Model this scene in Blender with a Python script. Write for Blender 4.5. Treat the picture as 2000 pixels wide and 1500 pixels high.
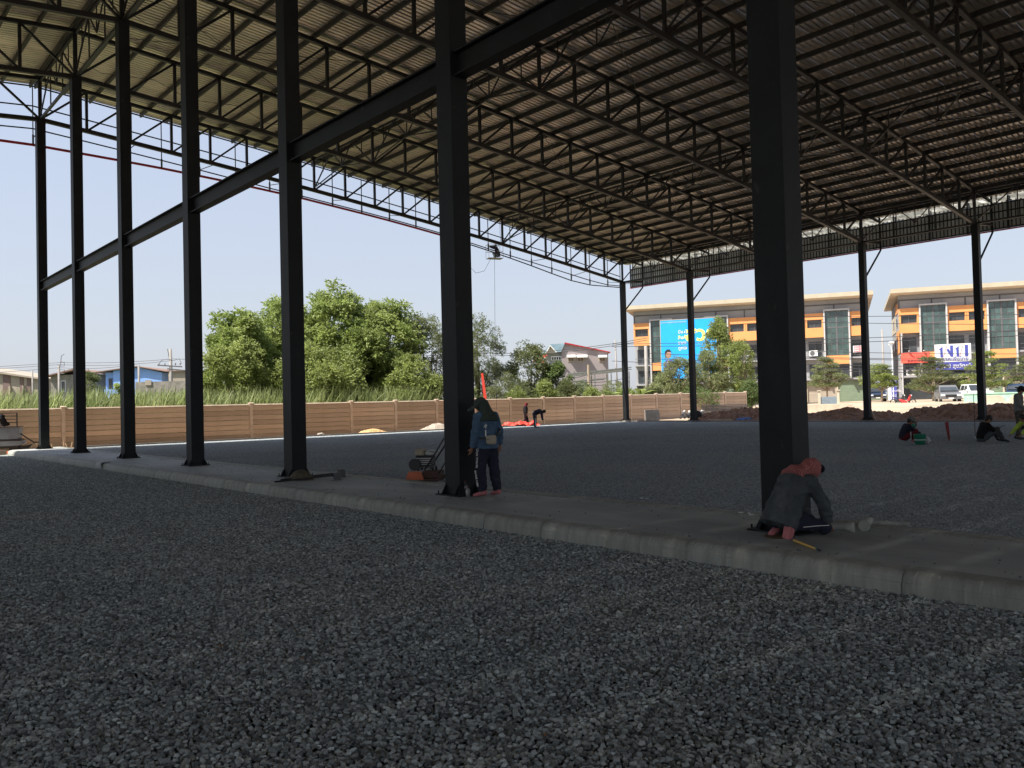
import bpy, bmesh, math, random
from math import sin, cos, pi, radians, sqrt, atan2
from mathutils import Vector, Matrix, noise
random.seed(7)
for o in list(bpy.data.objects): bpy.data.objects.remove(o)
SC = bpy.context.scene
COL = SC.collection
# ------------------------------------------------------------------ camera
FPX, YAW, PITCH, ROLL, HC = 1655.53, 0.7066, 0.0225, -0.0248, 1.6835
_F = Vector((sin(YAW)*cos(PITCH), cos(YAW)*cos(PITCH), sin(PITCH)))
_r = Vector((cos(YAW), -sin(YAW), 0)); _u = _r.cross(_F)
_R = _r*cos(ROLL) + _u*sin(ROLL); _U = _u*cos(ROLL) - _r*sin(ROLL)
cam = bpy.data.cameras.new('camera'); cam.sensor_width = 36; cam.lens = FPX/2000*36
cam.clip_start = 0.1; cam.clip_end = 3000
camo = bpy.data.objects.new('camera', cam); COL.objects.link(camo)
camo.matrix_world = Matrix(((_R.x, _U.x, -_F.x, 0), (_R.y, _U.y, -_F.y, 0), (_R.z, _U.z, -_F.z, HC), (0, 0, 0, 1)))
SC.camera = camo
# ------------------------------------------------------------------ world and sun
SUN = Vector((-0.70, 0.18, 1.0)).normalized()
W = bpy.data.worlds.new('World'); SC.world = W; W.use_nodes = True
wn = W.node_tree.nodes; wl = W.node_tree.links
for n in list(wn): wn.remove(n)
sky = wn.new('ShaderNodeTexSky'); sky.sky_type = 'NISHITA'; sky.sun_disc = False
sky.sun_elevation = math.asin(SUN.z); sky.sun_rotation = atan2(SUN.x, SUN.y)
sky.air_density = 1.0; sky.dust_density = 1.5; sky.ozone_density = 2.0; sky.altitude = 0
bg = wn.new('ShaderNodeBackground'); bg.inputs['Strength'].default_value = 0.05
wo = wn.new('ShaderNodeOutputWorld')
# the white summer haze of the lower sky, the same in every direction
tcw = wn.new('ShaderNodeTexCoord'); sx = wn.new('ShaderNodeSeparateXYZ'); wl.new(tcw.outputs['Generated'], sx.inputs[0])
mrw = wn.new('ShaderNodeMapRange'); mrw.inputs['From Min'].default_value = 0; mrw.inputs['From Max'].default_value = .75
mrw.inputs['To Min'].default_value = .88; mrw.inputs['To Max'].default_value = .35; wl.new(sx.outputs['Z'], mrw.inputs[0])
mxw = wn.new('ShaderNodeMixRGB'); mxw.inputs[2].default_value = (2.36, 2.44, 2.74, 1)
wl.new(mrw.outputs[0], mxw.inputs[0]); wl.new(sky.outputs[0], mxw.inputs[1])
wl.new(mxw.outputs[0], bg.inputs[0]); wl.new(bg.outputs[0], wo.inputs[0])
sl = bpy.data.lights.new('sun', 'SUN'); sl.energy = 2.0; sl.angle = radians(0.5); sl.color = (1, .95, .86)
so = bpy.data.objects.new('sun', sl); COL.objects.link(so)
so.rotation_euler = SUN.to_track_quat('Z', 'Y').to_euler()
SC.view_settings.view_transform = 'Standard'; SC.view_settings.look = 'None'
SC.view_settings.exposure = 2.38; SC.view_settings.gamma = 1
SC.view_settings.use_curve_mapping = False
SC.render.engine = 'CYCLES'

# ------------------------------------------------------------------ helpers
def ray(x, y): return _F + _R*((x-1000)/FPX) - _U*((y-750)/FPX)
def atz(x, y, z):
    d = ray(x, y); t = (z-HC)/d.z; return d*t + Vector((0, 0, HC))
def atY(x, y, Y):
    d = ray(x, y); return d*(Y/d.y) + Vector((0, 0, HC))
def atX(x, y, X):
    d = ray(x, y); return d*(X/d.x) + Vector((0, 0, HC))
def atD(x, y, D): return ray(x, y)*D + Vector((0, 0, HC))
def ground(x, D, z=0.0):            # ground point below pixel column x at depth D
    p = atD(x, 784-.0248*(x-1000), D); return Vector((p.x, p.y, z))

def tag(o, label=None, cat=None, group=None, kind=None):
    if label: o['label'] = label
    if cat: o['category'] = cat
    if group: o['group'] = group
    if kind: o['kind'] = kind
    return o
def empty(name, loc=(0, 0, 0), rz=0, label=None, cat=None, group=None, kind=None):
    o = bpy.data.objects.new(name, None); COL.objects.link(o); o.empty_display_size = .2
    o.location = loc; o.rotation_euler = (0, 0, rz)
    return tag(o, label, cat, group, kind)
def kids(o): return [c for c in bpy.data.objects if c.parent == o]
def copy_tree(o, parent=None):
    c = o.copy(); COL.objects.link(c)
    if parent is not None: c.parent = parent
    for ch in kids(o): copy_tree(ch, c)
    return c

class MB:
    def __init__(s): s.v = []; s.f = []; s.m = []; s.mats = []; s.t = []; s.cur = 0; s.tone = None
    def _add(s, vs, fs):
        b = len(s.v); s.v += [tuple(v) for v in vs]; s.f += [tuple(i+b for i in f) for f in fs]
        s.m += [s.cur]*len(fs)
        if s.tone is not None: s.t += [s.tone]*len(fs)
        return s
    def mat(s, i): s.cur = i; return s
    def box(s, x0, x1, y0, y1, z0, z1):
        vs = [(x, y, z) for z in (z0, z1) for y in (y0, y1) for x in (x0, x1)]
        return s._add(vs, [(0, 2, 3, 1), (4, 5, 7, 6), (0, 1, 5, 4), (2, 6, 7, 3), (0, 4, 6, 2), (1, 3, 7, 5)])
    def cbox(s, x, y, z, w, d, h): return s.box(x-w/2, x+w/2, y-d/2, y+d/2, z, z+h)
    def bar(s, a, b, w, h=None, up=(0, 0, 1)):
        a = Vector(a); b = Vector(b); h = h or w; d = (b-a)
        if d.length < 1e-6: return s
        d.normalize(); up = Vector(up)
        if abs(d.dot(up)) > .95: up = Vector((0, 1, 0))
        x = d.cross(up).normalized(); y = x.cross(d).normalized()
        vs = [p + x*(w/2*i) + y*(h/2*j) for p in (a, b) for j in (-1, 1) for i in (-1, 1)]
        return s._add(vs, [(0, 1, 3, 2), (4, 6, 7, 5), (0, 4, 5, 1), (2, 3, 7, 6), (0, 2, 6, 4), (1, 5, 7, 3)])
    def tube(s, pts, r, n=8, cap=True):
        pts = [Vector(p) for p in pts]; rs = r if isinstance(r, (list, tuple)) else [r]*len(pts)
        vs = []; ref = None
        for i, p in enumerate(pts):
            d = (pts[min(i+1, len(pts)-1)] - pts[max(i-1, 0)]).normalized()
            if ref is None:
                ref = Vector((0, 0, 1)) if abs(d.z) < .9 else Vector((1, 0, 0))
            x = d.cross(ref)
            if x.length < 1e-4: x = d.cross(Vector((0, 1, 0)))
            x.normalize(); y = x.cross(d).normalized(); ref = y
            for k in range(n):
                a = 2*pi*k/n; vs.append(p + (x*cos(a) + y*sin(a))*rs[i])
        fs = []
        for i in range(len(pts)-1):
            for k in range(n):
                k2 = (k+1) % n; fs.append((i*n+k, i*n+k2, (i+1)*n+k2, (i+1)*n+k))
        if cap: fs.append(tuple(range(n))[::-1]); fs.append(tuple((len(pts)-1)*n+k for k in range(n)))
        return s._add(vs, fs)
    def lathe(s, prof, c=(0, 0, 0), n=16, sx=1, sy=1):
        vs = [(c[0]+r*cos(2*pi*k/n)*sx, c[1]+r*sin(2*pi*k/n)*sy, c[2]+z) for r, z in prof for k in range(n)]
        fs = []
        for i in range(len(prof)-1):
            for k in range(n):
                k2 = (k+1) % n; fs.append((i*n+k, i*n+k2, (i+1)*n+k2, (i+1)*n+k))
        fs.append(tuple(range(n))[::-1]); fs.append(tuple((len(prof)-1)*n+k for k in range(n)))
        return s._add(vs, fs)
    def ell(s, c, rx, ry, rz, n=14, m=9, rot=None):
        vs = []; c = Vector(c)
        for i in range(m+1):
            th = pi*i/m
            for k in range(n):
                a = 2*pi*k/n; v = Vector((rx*sin(th)*cos(a), ry*sin(th)*sin(a), -rz*cos(th)))
                if rot: v = rot @ v
                vs.append(c+v)
        fs = [(i*n+k, i*n+(k+1) % n, (i+1)*n+(k+1) % n, (i+1)*n+k) for i in range(m) for k in range(n)]
        return s._add(vs, fs)
    def prism(s, poly, a0, a1, axis='y'):       # polygon in the two other axes, extruded a0..a1
        def mk(p, t):
            return {'y': (p[0], t, p[1]), 'x': (t, p[0], p[1]), 'z': (p[0], p[1], t)}[axis]
        n = len(poly); vs = [mk(p, a0) for p in poly] + [mk(p, a1) for p in poly]
        fs = [tuple(range(n)), tuple(range(2*n-1, n-1, -1))] + [(i, i+n, (i+1) % n+n, (i+1) % n) for i in range(n)]
        return s._add(vs, fs)
    def loft(s, rings):                          # rings: lists of points, same count
        n = len(rings[0]); vs = [p for r in rings for p in r]
        fs = [(i*n+k, i*n+(k+1) % n, (i+1)*n+(k+1) % n, (i+1)*n+k) for i in range(len(rings)-1) for k in range(n)]
        fs.append(tuple(range(n))[::-1]); fs.append(tuple((len(rings)-1)*n+k for k in range(n)))
        return s._add(vs, fs)
    def mesh(s, name, mats, smooth=False, fix=True):
        me = bpy.data.meshes.new(name); me.from_pydata(s.v, [], s.f)
        for m in (mats if isinstance(mats, (list, tuple)) else [mats]): me.materials.append(m)
        if len(me.materials) > 1: me.polygons.foreach_set('material_index', s.m)
        if s.t:
            at = me.attributes.new('tone', 'FLOAT', 'FACE'); at.data.foreach_set('value', s.t)
        if fix:
            bm = bmesh.new(); bm.from_mesh(me); bmesh.ops.recalc_face_normals(bm, faces=bm.faces); bm.to_mesh(me); bm.free()
        if smooth: me.polygons.foreach_set('use_smooth', [True]*len(me.polygons))
        me.update(); return me
    def build(s, name, mats, parent=None, smooth=False, bevel=0, loc=None, fix=True, label=None, cat=None, group=None, kind=None):
        me = s.mesh(name, mats, smooth, fix); o = bpy.data.objects.new(name, me); COL.objects.link(o)
        if parent is not None: o.parent = parent
        if loc is not None: o.location = loc
        if bevel:
            b = o.modifiers.new('bevel', 'BEVEL'); b.width = bevel; b.segments = 2; b.limit_method = 'ANGLE'
        return tag(o, label, cat, group, kind)
def inst(me, name, parent=None, loc=(0, 0, 0), rz=0, **k):
    o = bpy.data.objects.new(name, me); COL.objects.link(o)
    if parent is not None: o.parent = parent
    o.location = loc; o.rotation_euler = (0, 0, rz); return tag(o, **k)

def mat(name, col, rough=.6, metal=0, var=.25, scale=6, bump=0, bscale=None, col2=None, spec=.5, rnd=0, tone=False, detail=6, stretch=(1, 1, 1), coords='Object', trans=0, fine=0, scuff=None):
    m = bpy.data.materials.new(name); m.use_nodes = True; nt = m.node_tree; N = nt.nodes; L = nt.links
    b = N['Principled BSDF']; b.inputs['Roughness'].default_value = rough; b.inputs['Metallic'].default_value = metal
    b.inputs['Specular IOR Level'].default_value = spec
    tc = N.new('ShaderNodeTexCoord'); mp = N.new('ShaderNodeMapping'); mp.inputs['Scale'].default_value = stretch
    if coords == 'World':
        g = N.new('ShaderNodeNewGeometry'); L.new(g.outputs['Position'], mp.inputs[0])
    else: L.new(tc.outputs['Object'], mp.inputs[0])
    nz = N.new('ShaderNodeTexNoise'); nz.inputs['Scale'].default_value = scale; nz.inputs['Detail'].default_value = detail
    nz.inputs['Roughness'].default_value = .6
    L.new(mp.outputs[0], nz.inputs['Vector'])
    rp = N.new('ShaderNodeValToRGB'); c2 = col2 or tuple(min(1, c*(1+var)) for c in col)
    c1 = tuple(c*(1-var) for c in col) if not col2 else col
    rp.color_ramp.elements[0].position = .32; rp.color_ramp.elements[1].position = .68
    rp.color_ramp.elements[0].color = (*c1, 1); rp.color_ramp.elements[1].color = (*c2, 1)
    L.new(nz.outputs['Fac'], rp.inputs[0]); out = rp.outputs[0]
    def hsv(src, sock, lo, hi):
        h = N.new('ShaderNodeHueSaturation'); mr = N.new('ShaderNodeMapRange')
        mr.inputs['To Min'].default_value = lo; mr.inputs['To Max'].default_value = hi
        L.new(sock, mr.inputs[0]); L.new(mr.outputs[0], h.inputs['Value']); L.new(src, h.inputs['Color']); return h.outputs[0]
    if rnd:
        oi = N.new('ShaderNodeObjectInfo'); out = hsv(out, oi.outputs['Random'], 1-rnd, 1+rnd)
    if tone:
        at = N.new('ShaderNodeAttribute'); at.attribute_name = 'tone'; out = hsv(out, at.outputs['Fac'], 1-tone, 1+tone)
    if fine:
        n2 = N.new('ShaderNodeTexNoise'); n2.inputs['Scale'].default_value = scale*9; n2.inputs['Detail'].default_value = 4
        L.new(mp.outputs[0], n2.inputs['Vector']); out = hsv(out, n2.outputs['Fac'], 1-fine, 1+fine)
    if scuff:
        ss, thr, sc, sst_ = scuff; m3 = N.new('ShaderNodeMapping'); m3.inputs['Scale'].default_value = sst_; L.new(mp.inputs[0].links[0].from_socket, m3.inputs[0])
        n3 = N.new('ShaderNodeTexNoise'); n3.inputs['Scale'].default_value = ss; n3.inputs['Detail'].default_value = 5; L.new(m3.outputs[0], n3.inputs['Vector'])
        r3 = N.new('ShaderNodeValToRGB'); r3.color_ramp.elements[0].position = thr; r3.color_ramp.elements[1].position = thr+.08
        mx3 = N.new('ShaderNodeMixRGB'); mx3.inputs[2].default_value = (*sc, 1); L.new(n3.outputs['Fac'], r3.inputs[0]); L.new(r3.outputs[0], mx3.inputs[0]); L.new(out, mx3.inputs[1]); out = mx3.outputs[0]
    L.new(out, b.inputs['Base Color'])
    if bump:
        bn = N.new('ShaderNodeTexNoise'); bn.inputs['Scale'].default_value = bscale or scale*4; bn.inputs['Detail'].default_value = 5
        L.new(mp.outputs[0], bn.inputs['Vector']); bp = N.new('ShaderNodeBump'); bp.inputs['Strength'].default_value = bump
        bp.inputs['Distance'].default_value = .02; L.new(bn.outputs['Fac'], bp.inputs['Height']); L.new(bp.outputs[0], b.inputs['Normal'])
    if trans:
        tr = N.new('ShaderNodeBsdfTranslucent'); mx = N.new('ShaderNodeMixShader'); mx.inputs[0].default_value = trans
        L.new(out, tr.inputs[0]); L.new(b.outputs[0], mx.inputs[1]); L.new(tr.outputs[0], mx.inputs[2])
        L.new(mx.outputs[0], N['Material Output'].inputs[0])
    return m

M = {}
M['steel'] = mat('dark_painted_steel', (.0072, .0098, .0115), .58, 0, .4, 1.3, .12, 30, fine=.35, spec=.3, scuff=(5.5, .66, (.035, .038, .038), (1, 1, .55)))
M['truss'] = mat('truss_steel', (.014, .014, .015), .5, 0, .3, .8)
M['purlin'] = mat('purlin_steel', (.015, .014, .0135), .55, 0, .3, .8)
M['roof'] = mat('roof_sheet_underside', (.74, .665, .57), .40, .6, .2, .35, rnd=.16, coords='World', fine=.1)
M['rooftop'] = M['roof']
M['clad'] = mat('grey_cladding_sheet', (.55, .57, .55), .5, .2, .18, .6, rnd=.1)
M['foil'] = mat('foil_insulation', (.17, .17, .155), .5, 0, .3, 3, .8, 4)
M['redtrim'] = mat('red_trim', (.42, .02, .03), .5, 0, .2, 1)
M['slab'] = mat('trowelled_concrete', (.27, .29, .285), .7, 0, .3, .9, .15, 18, col2=(.43, .45, .44), stretch=(1, .35, 1), fine=.12)
M['kerb'] = mat('kerb_concrete', (.24, .25, .22), .75, 0, .3, 3, .3, 30, scuff=(7, .60, (.46, .46, .42), (1, 2.2, .12)), col2=(.38, .385, .345), rnd=.09, stretch=(1, 2.2, .35), fine=.18)
M['gravel'] = mat('crushed_blue_stone', (.30, .350, .362), .8, 0, .2, .35, 0, tone=.75, coords='World', col2=(.36, .382, .365))
M['gravel_base'] = mat('gravel_bed', (.08, .09, .095), .9, 0, .3, 30)
M['floor'] = mat('compacted_stone', (.30, .34, .365), .85, 0, .2, .25, 0, tone=.4, coords='World', col2=(.37, .395, .405))
M['ground'] = mat('sandy_soil', (.30, .22, .15), .9, 0, .25, .25, .3, 8, col2=(.45, .36, .26), coords='World', fine=.2)
M['grassground'] = mat('weedy_ground', (.07, .09, .03), .9, 0, .3, .4, col2=(.14, .13, .06), coords='World')
M['fence'] = mat('precast_plank', (.40, .285, .205), .85, 0, .2, .9, .2, 20, col2=(.49, .365, .27), rnd=.2, stretch=(.5, 1, 1.5), fine=.12)
M['fencepost'] = mat('precast_post', (.50, .39, .30), .85, 0, .18, 2, .2, 20, rnd=.08)
M['dirt'] = mat('dark_brown_clay', (.16, .085, .05), .95, 0, .3, 2.2, .8, 7, col2=(.29, .155, .09), fine=.35)
M['sand'] = mat('orange_sand', (.55, .33, .15), .95, 0, .2, 4, .5, 15)
M['sandgrey'] = mat('grey_gravel_pile', (.33, .28, .23), .95, 0, .3, 12, .6, 30)
M['concrete'] = mat('pale_concrete', (.50, .45, .39), .85, 0, .2, 4, .2, 25, rnd=.1)
M['wood'] = mat('pale_timber', (.50, .38, .25), .8, 0, .25, 4, rnd=.15)
M['white'] = mat('white_paint', (.75, .75, .73), .6, 0, .06, 2)
M['black'] = mat('black_plastic', (.015, .015, .016), .5, 0, .2, 5)
M['rubber'] = mat('black_rubber', (.02, .02, .02), .8, 0, .2, 5)
M['orange'] = mat('orange_wall', (.66, .29, .10), .7, 0, .07, .8)
M['orange2'] = mat('orange_machine_paint', (.50, .13, .055), .6, 0, .3, 9, fine=.3)
M['greywall'] = mat('grey_wall', (.30, .30, .31), .8, 0, .08, .6)
M['lightgrey'] = mat('light_grey_frame', (.44, .44, .44), .7, 0, .06, .8)
M['darkgrey'] = mat('dark_grey_trim', (.10, .10, .105), .6, 0, .15, 2)
M['cream'] = mat('cream_roof_edge', (.44, .385, .285), .7, 0, .08, 1)
M['creamwall'] = mat('cream_wall', (.46, .40, .31), .8, 0, .12, 1)
M['soffit'] = mat('soffit', (.62, .53, .42), .8, 0, .08, 1)
M['glass'] = mat('green_tinted_pane', (.05, .085, .08), .12, 0, .3, .5, rnd=.25, spec=.9)
M['glassdark'] = mat('dark_pane', (.035, .04, .045), .12, 0, .3, .5, rnd=.3, spec=.8)
M['shutter'] = mat('green_shutter', (.16, .21, .14), .6, 0, .1, 1.5)
M['mint'] = mat('mint_wall', (.28, .52, .40), .7, 0, .15, 2, col2=(.42, .60, .48))
M['bluewall'] = mat('blue_wall', (.25, .42, .78), .8, 0, .06, .6)
M['brownwall'] = mat('brown_panel', (.17, .115, .10), .8, 0, .1, .6)
M['beige'] = mat('beige_panel', (.34, .29, .23), .8, 0, .1, .6)
M['oldwall'] = mat('weathered_block_wall', (.24, .22, .19), .9, 0, .3, 1.5, fine=.2)
M['pinkgrey'] = mat('grey_mauve_wall', (.30, .255, .255), .8, 0, .08, .7)
M['rooftile_blue'] = mat('blue_grey_roof', (.22, .32, .38), .6, 0, .2, 1.5)
M['rust'] = mat('rusty_roof', (.22, .14, .11), .8, 0, .3, 1)
M['bark'] = mat('grey_brown_bark', (.12, .09, .06), .9, 0, .35, 5, .6, 12, stretch=(1, 1, .3))
M['palebark'] = mat('pale_bark', (.33, .26, .19), .9, 0, .25, 5)
def leafm(n, c, c2): return mat(n, c, .55, 0, .2, .5, col2=c2, tone=.5, trans=.45, coords='World')
M['leaf'] = leafm('broad_green_leaves', (.19, .25, .06), (.32, .38, .12))
M['leaf_y'] = leafm('yellow_green_leaves', (.19, .235, .065), (.31, .36, .11))
M['leaf_o'] = leafm('olive_leaves', (.11, .135, .05), (.19, .21, .085))
M['leaf_d'] = leafm('dark_leaves', (.09, .135, .04), (.16, .22, .065))
M['leaf_p'] = leafm('pale_fine_leaves', (.16, .19, .08), (.27, .29, .13))
M['reed'] = leafm('tall_reed_blades', (.20, .26, .09), (.38, .42, .18))
M['skin'] = mat('brown_skin', (.30, .15, .09), .55, 0, .12, 12)
M['skinlight'] = mat('pink_skin', (.42, .22, .16), .55, 0, .12, 12)
def cloth(n, c, v=.2, **k): return mat(n, c, .9, 0, v, 7, .5, 14, spec=.2, **k)
M['cl_blue'] = cloth('blue_jacket_cloth', (.07, .125, .20))
M['cl_green'] = cloth('dark_green_cap_cloth', (.045, .065, .055))
M['cl_navy'] = cloth('dark_navy_cloth', (.025, .028, .045))
M['cl_char'] = cloth('charcoal_cloth', (.07, .08, .085))
M['cl_black'] = cloth('black_cloth', (.012, .012, .015))
M['cl_grey'] = cloth('grey_cloth', (.17, .175, .17))
M['cl_camo'] = cloth('camouflage_cloth', (.05, .05, .04), col2=(.12, .11, .09))
M['cl_jean'] = cloth('faded_jean_cloth', (.07, .08, .09))
M['cl_maroon'] = cloth('maroon_cloth', (.13, .018, .022))
M['cl_vest'] = cloth('yellow_green_cloth', (.45, .62, .10))
M['cl_cream'] = cloth('cream_canvas', (.38, .34, .27))
M['pink'] = mat('pink_rubber', (.48, .16, .17), .7, 0, .15, 15)
M['green'] = mat('green_bucket_plastic', (.02, .22, .13), .4, 0, .15, 4)
M['tarp'] = mat('red_tarpaulin', (.75, .07, .05), .5, 0, .15, 5)
M['redpaint'] = mat('red_paint', (.55, .03, .03), .5, 0, .2, 6)
M['darkred'] = mat('faded_red_paint', (.26, .03, .035), .6, 0, .25, 6)
M['rustdark'] = mat('dark_rusty_metal', (.07, .035, .028), .8, 0, .3, 9, fine=.3)
M['yellow'] = mat('yellow_plastic', (.68, .40, .04), .4, 0, .1, 9)
M['metal'] = mat('worn_metal', (.30, .30, .29), .45, .6, .3, 8)
M['straw'] = mat('dull_olive_shell', (.10, .085, .055), .8, 0, .3, 14, .4, 40)
M['bluegrey'] = mat('blue_grey_metal', (.16, .20, .235), .5, 0, .15, 3)
M['car_silver'] = mat('silver_car_paint', (.22, .22, .22), .3, .5, .05, 2)
M['car_white'] = mat('white_car_paint', (.72, .72, .70), .3, 0, .05, 2)
M['car_blue'] = mat('dark_blue_car_paint', (.03, .05, .09), .25, .2, .05, 2)
M['blue'] = mat('royal_blue', (.05, .06, .30), .6, 0, .06, 3)
M['skyblue'] = mat('bright_blue_print', (.005, .34, .85), .6, 0, .05, 1)
M['yprint'] = mat('yellow_print', (.80, .76, .16), .6, 0, .05, 1)
M['redsign'] = mat('red_sign', (.80, .11, .07), .6, 0, .07, 1)
M['signwhite'] = mat('white_sign', (.62, .62, .64), .5, 0, .03, 1)
M['hair'] = mat('black_hair', (.01, .009, .008), .6, 0, .2, 30)
M['wire'] = mat('cable_black', (.03, .03, .035), .7, 0, .1, 3)
M['bluetarp'] = mat('blue_tarp', (.06, .16, .42), .6, 0, .2, 5)
M['dryleaf'] = mat('dry_leaf', (.35, .15, .05), .8, 0, .2, 20)

def scarf_mat():
    m = bpy.data.materials.new('red_check_scarf'); m.use_nodes = True; N = m.node_tree.nodes; L = m.node_tree.links
    tc = N.new('ShaderNodeTexCoord'); ck = N.new('ShaderNodeTexChecker'); ck.inputs['Scale'].default_value = 110
    ck.inputs[1].default_value = (.50, .20, .18, 1); ck.inputs[2].default_value = (.16, .02, .025, 1)
    L.new(tc.outputs['Object'], ck.inputs[0]); L.new(ck.outputs[0], N['Principled BSDF'].inputs['Base Color'])
    N['Principled BSDF'].inputs['Roughness'].default_value = .9; return m
M['scarf'] = scarf_mat()
# ------------------------------------------------------------------ ground
XC, Y1, BAY, XF = 8.4237, 41.2294, 6.0, 45.95
SPAN = XF - XC
def sst(a, b, x):
    t = max(0, min(1, (x-a)/(b-a))); return t*t*(3-2*t)
def gz(x, y):
    z = -0.06
    z += .88*sst(56, 72, x)*sst(60, 40, y-.3*(x-60))
    z += .30*sst(47.2, 50, y)*(1-sst(56, 72, x))
    return z + .8*sst(80, 140, sqrt(x*x+y*y))*0
def make_ground():
    xs = [-600, -300, -150, -80, -50] + [-40+2*i for i in range(111)] + [190, 230, 300, 500, 900, 1500]
    ys = [-900, -500, -200, -100, -60] + [-50+2*i for i in range(121)] + [200, 250, 350, 600, 1000, 1600]
    mb = MB(); nx = len(xs)
    vs = [(x, y, gz(x, y)) for y in ys for x in xs]
    fs = [(j*nx+i, j*nx+i+1, (j+1)*nx+i+1, (j+1)*nx+i) for j in range(len(ys)-1) for i in range(nx-1)]
    mb._add(vs, fs)
    o = mb.build('ground', [M['ground'], M['grassground']], smooth=True, fix=False, kind='structure')
    for p in o.data.polygons:
        c = p.center
        if c.y > 49 and not (c.x > 58 and c.y < 49+.9*(c.x-58)) or c.y > 130 or c.x > 230: p.material_index = 1
    return o
make_ground()

# stone tile: every stone is real geometry; the tile repeats, turned at random, over the bed
def stone_tile(size, n, rmin, rmax, flat, zspread, seed):
    rnd = random.Random(seed); mb = MB()
    base = [Vector(v).normalized() for v in
            [(0, 0, 1), (.894, 0, .447), (.276, .851, .447), (-.724, .526, .447), (-.724, -.526, .447), (.276, -.851, .447),
             (.724, .526, -.447), (-.276, .851, -.447), (-.894, 0, -.447), (-.276, -.851, -.447), (.724, -.526, -.447)]]
    fcs = [(0, 1, 2), (0, 2, 3), (0, 3, 4), (0, 4, 5), (0, 5, 1), (1, 6, 2), (2, 6, 7), (2, 7, 3), (3, 7, 8), (3, 8, 4), (4, 8, 9),
           (4, 9, 5), (5, 9, 10), (5, 10, 1), (1, 10, 6)]
    V = []; Fc = []; T = []
    cells = int(sqrt(n)); st = size/cells
    for i in range(cells*cells):
        cx = -size/2 + (i % cells + rnd.random())*st; cy = -size/2 + (i//cells + rnd.random())*st
        r = rmin + (rmax-rmin)*rnd.random()**1.6
        sx = r*(.8+.55*rnd.random()); sy = r*(.65+.4*rnd.random()); sz = r*(flat+.3*rnd.random())
        q = Matrix.Rotation(rnd.random()*2*pi, 3, 'Z') @ Matrix.Rotation((rnd.random()-.5)*1.5, 3, 'X') @ Matrix.Rotation((rnd.random()-.5)*1.1, 3, 'Y')
        z = rnd.random()*zspread - r*.35; b = len(V); t = rnd.random()
        t = t*.8 if rnd.random() < .93 else .8+.5*rnd.random()
        for v in base:
            k = .78+.42*rnd.random(); w = q @ Vector((v.x*sx*k, v.y*sy*k, v.z*sz*k)); V.append((cx+w.x, cy+w.y, z+w.z))
        for f in fcs: Fc.append((f[0]+b, f[1]+b, f[2]+b)); T.append(t)
    mb.v = V; mb.f = Fc; mb.m = [0]*len(Fc); mb.t = T
    return mb
def gravel_object(name, mb, m, size, x0, y0, nx, ny, z, label, cat):
    o = mb.build(name, m, fix=False, label=label, cat=cat, kind='stuff')
    ng = bpy.data.node_groups.new(name+'_spread', 'GeometryNodeTree')
    ng.interface.new_socket('Geometry', in_out='INPUT', socket_type='NodeSocketGeometry')
    ng.interface.new_socket('Geometry', in_out='OUTPUT', socket_type='NodeSocketGeometry')
    N = ng.nodes; L = ng.links
    gi = N.new('NodeGroupInput'); go = N.new('NodeGroupOutput')
    gr = N.new('GeometryNodeMeshGrid'); gr.inputs['Size X'].default_value = (nx-1)*size; gr.inputs['Size Y'].default_value = (ny-1)*size
    gr.inputs['Vertices X'].default_value = nx; gr.inputs['Vertices Y'].default_value = ny
    tr = N.new('GeometryNodeTransform'); tr.inputs['Translation'].default_value = (x0+nx*size/2, y0+ny*size/2, z)
    ri = N.new('FunctionNodeRandomValue'); ri.data_type = 'INT'; ri.inputs[4].default_value = 0; ri.inputs[5].default_value = 3
    mu = N.new('ShaderNodeMath'); mu.operation = 'MULTIPLY'; mu.inputs[1].default_value = pi/2
    cx = N.new('ShaderNodeCombineXYZ'); io = N.new('GeometryNodeInstanceOnPoints')
    L.new(gr.outputs[0], tr.inputs[0]); L.new(tr.outputs[0], io.inputs['Points']); L.new(gi.outputs[0], io.inputs['Instance'])
    L.new(ri.outputs[2], mu.inputs[0]); L.new(mu.outputs[0], cx.inputs[2]); L.new(cx.outputs[0], io.inputs['Rotation'])
    L.new(io.outputs[0], go.inputs[0])
    md = o.modifiers.new('spread', 'NODES'); md.node_group = ng
    return o
SLAB_X0, SLAB_X1 = 7.30, 9.40
MB().box(-34, 7.25, -24, 41.5, -.05, -.012).build('gravel_bed', M['gravel_base'], kind='structure')
MB().box(9.2, 46.3, -24, 41.75, -.05, .135).build('gravel_bed', M['gravel_base'], kind='structure')
gravel_object('gravel', stone_tile(2.0, 7400, .011, .024, .55, .014, 3), M['gravel'], 2.0, 7.08-2*12, -2.4, 12, 22, 0, 'coarse dark blue-grey crushed stone filling the near half of the hall', 'gravel')
gravel_object('gravel_floor', stone_tile(2.0, 4600, .013, .024, .4, .006, 5), M['floor'], 2.0, SLAB_X1+.06, -4.3, 18, 23, .15, 'fine grey compacted stone floor across the far half of the hall', 'gravel')

slab = MB().box(SLAB_X0, 9.105, -20, 41.85, -.2, .2).build('slab_strip', M['slab'], kind='structure')
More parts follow.
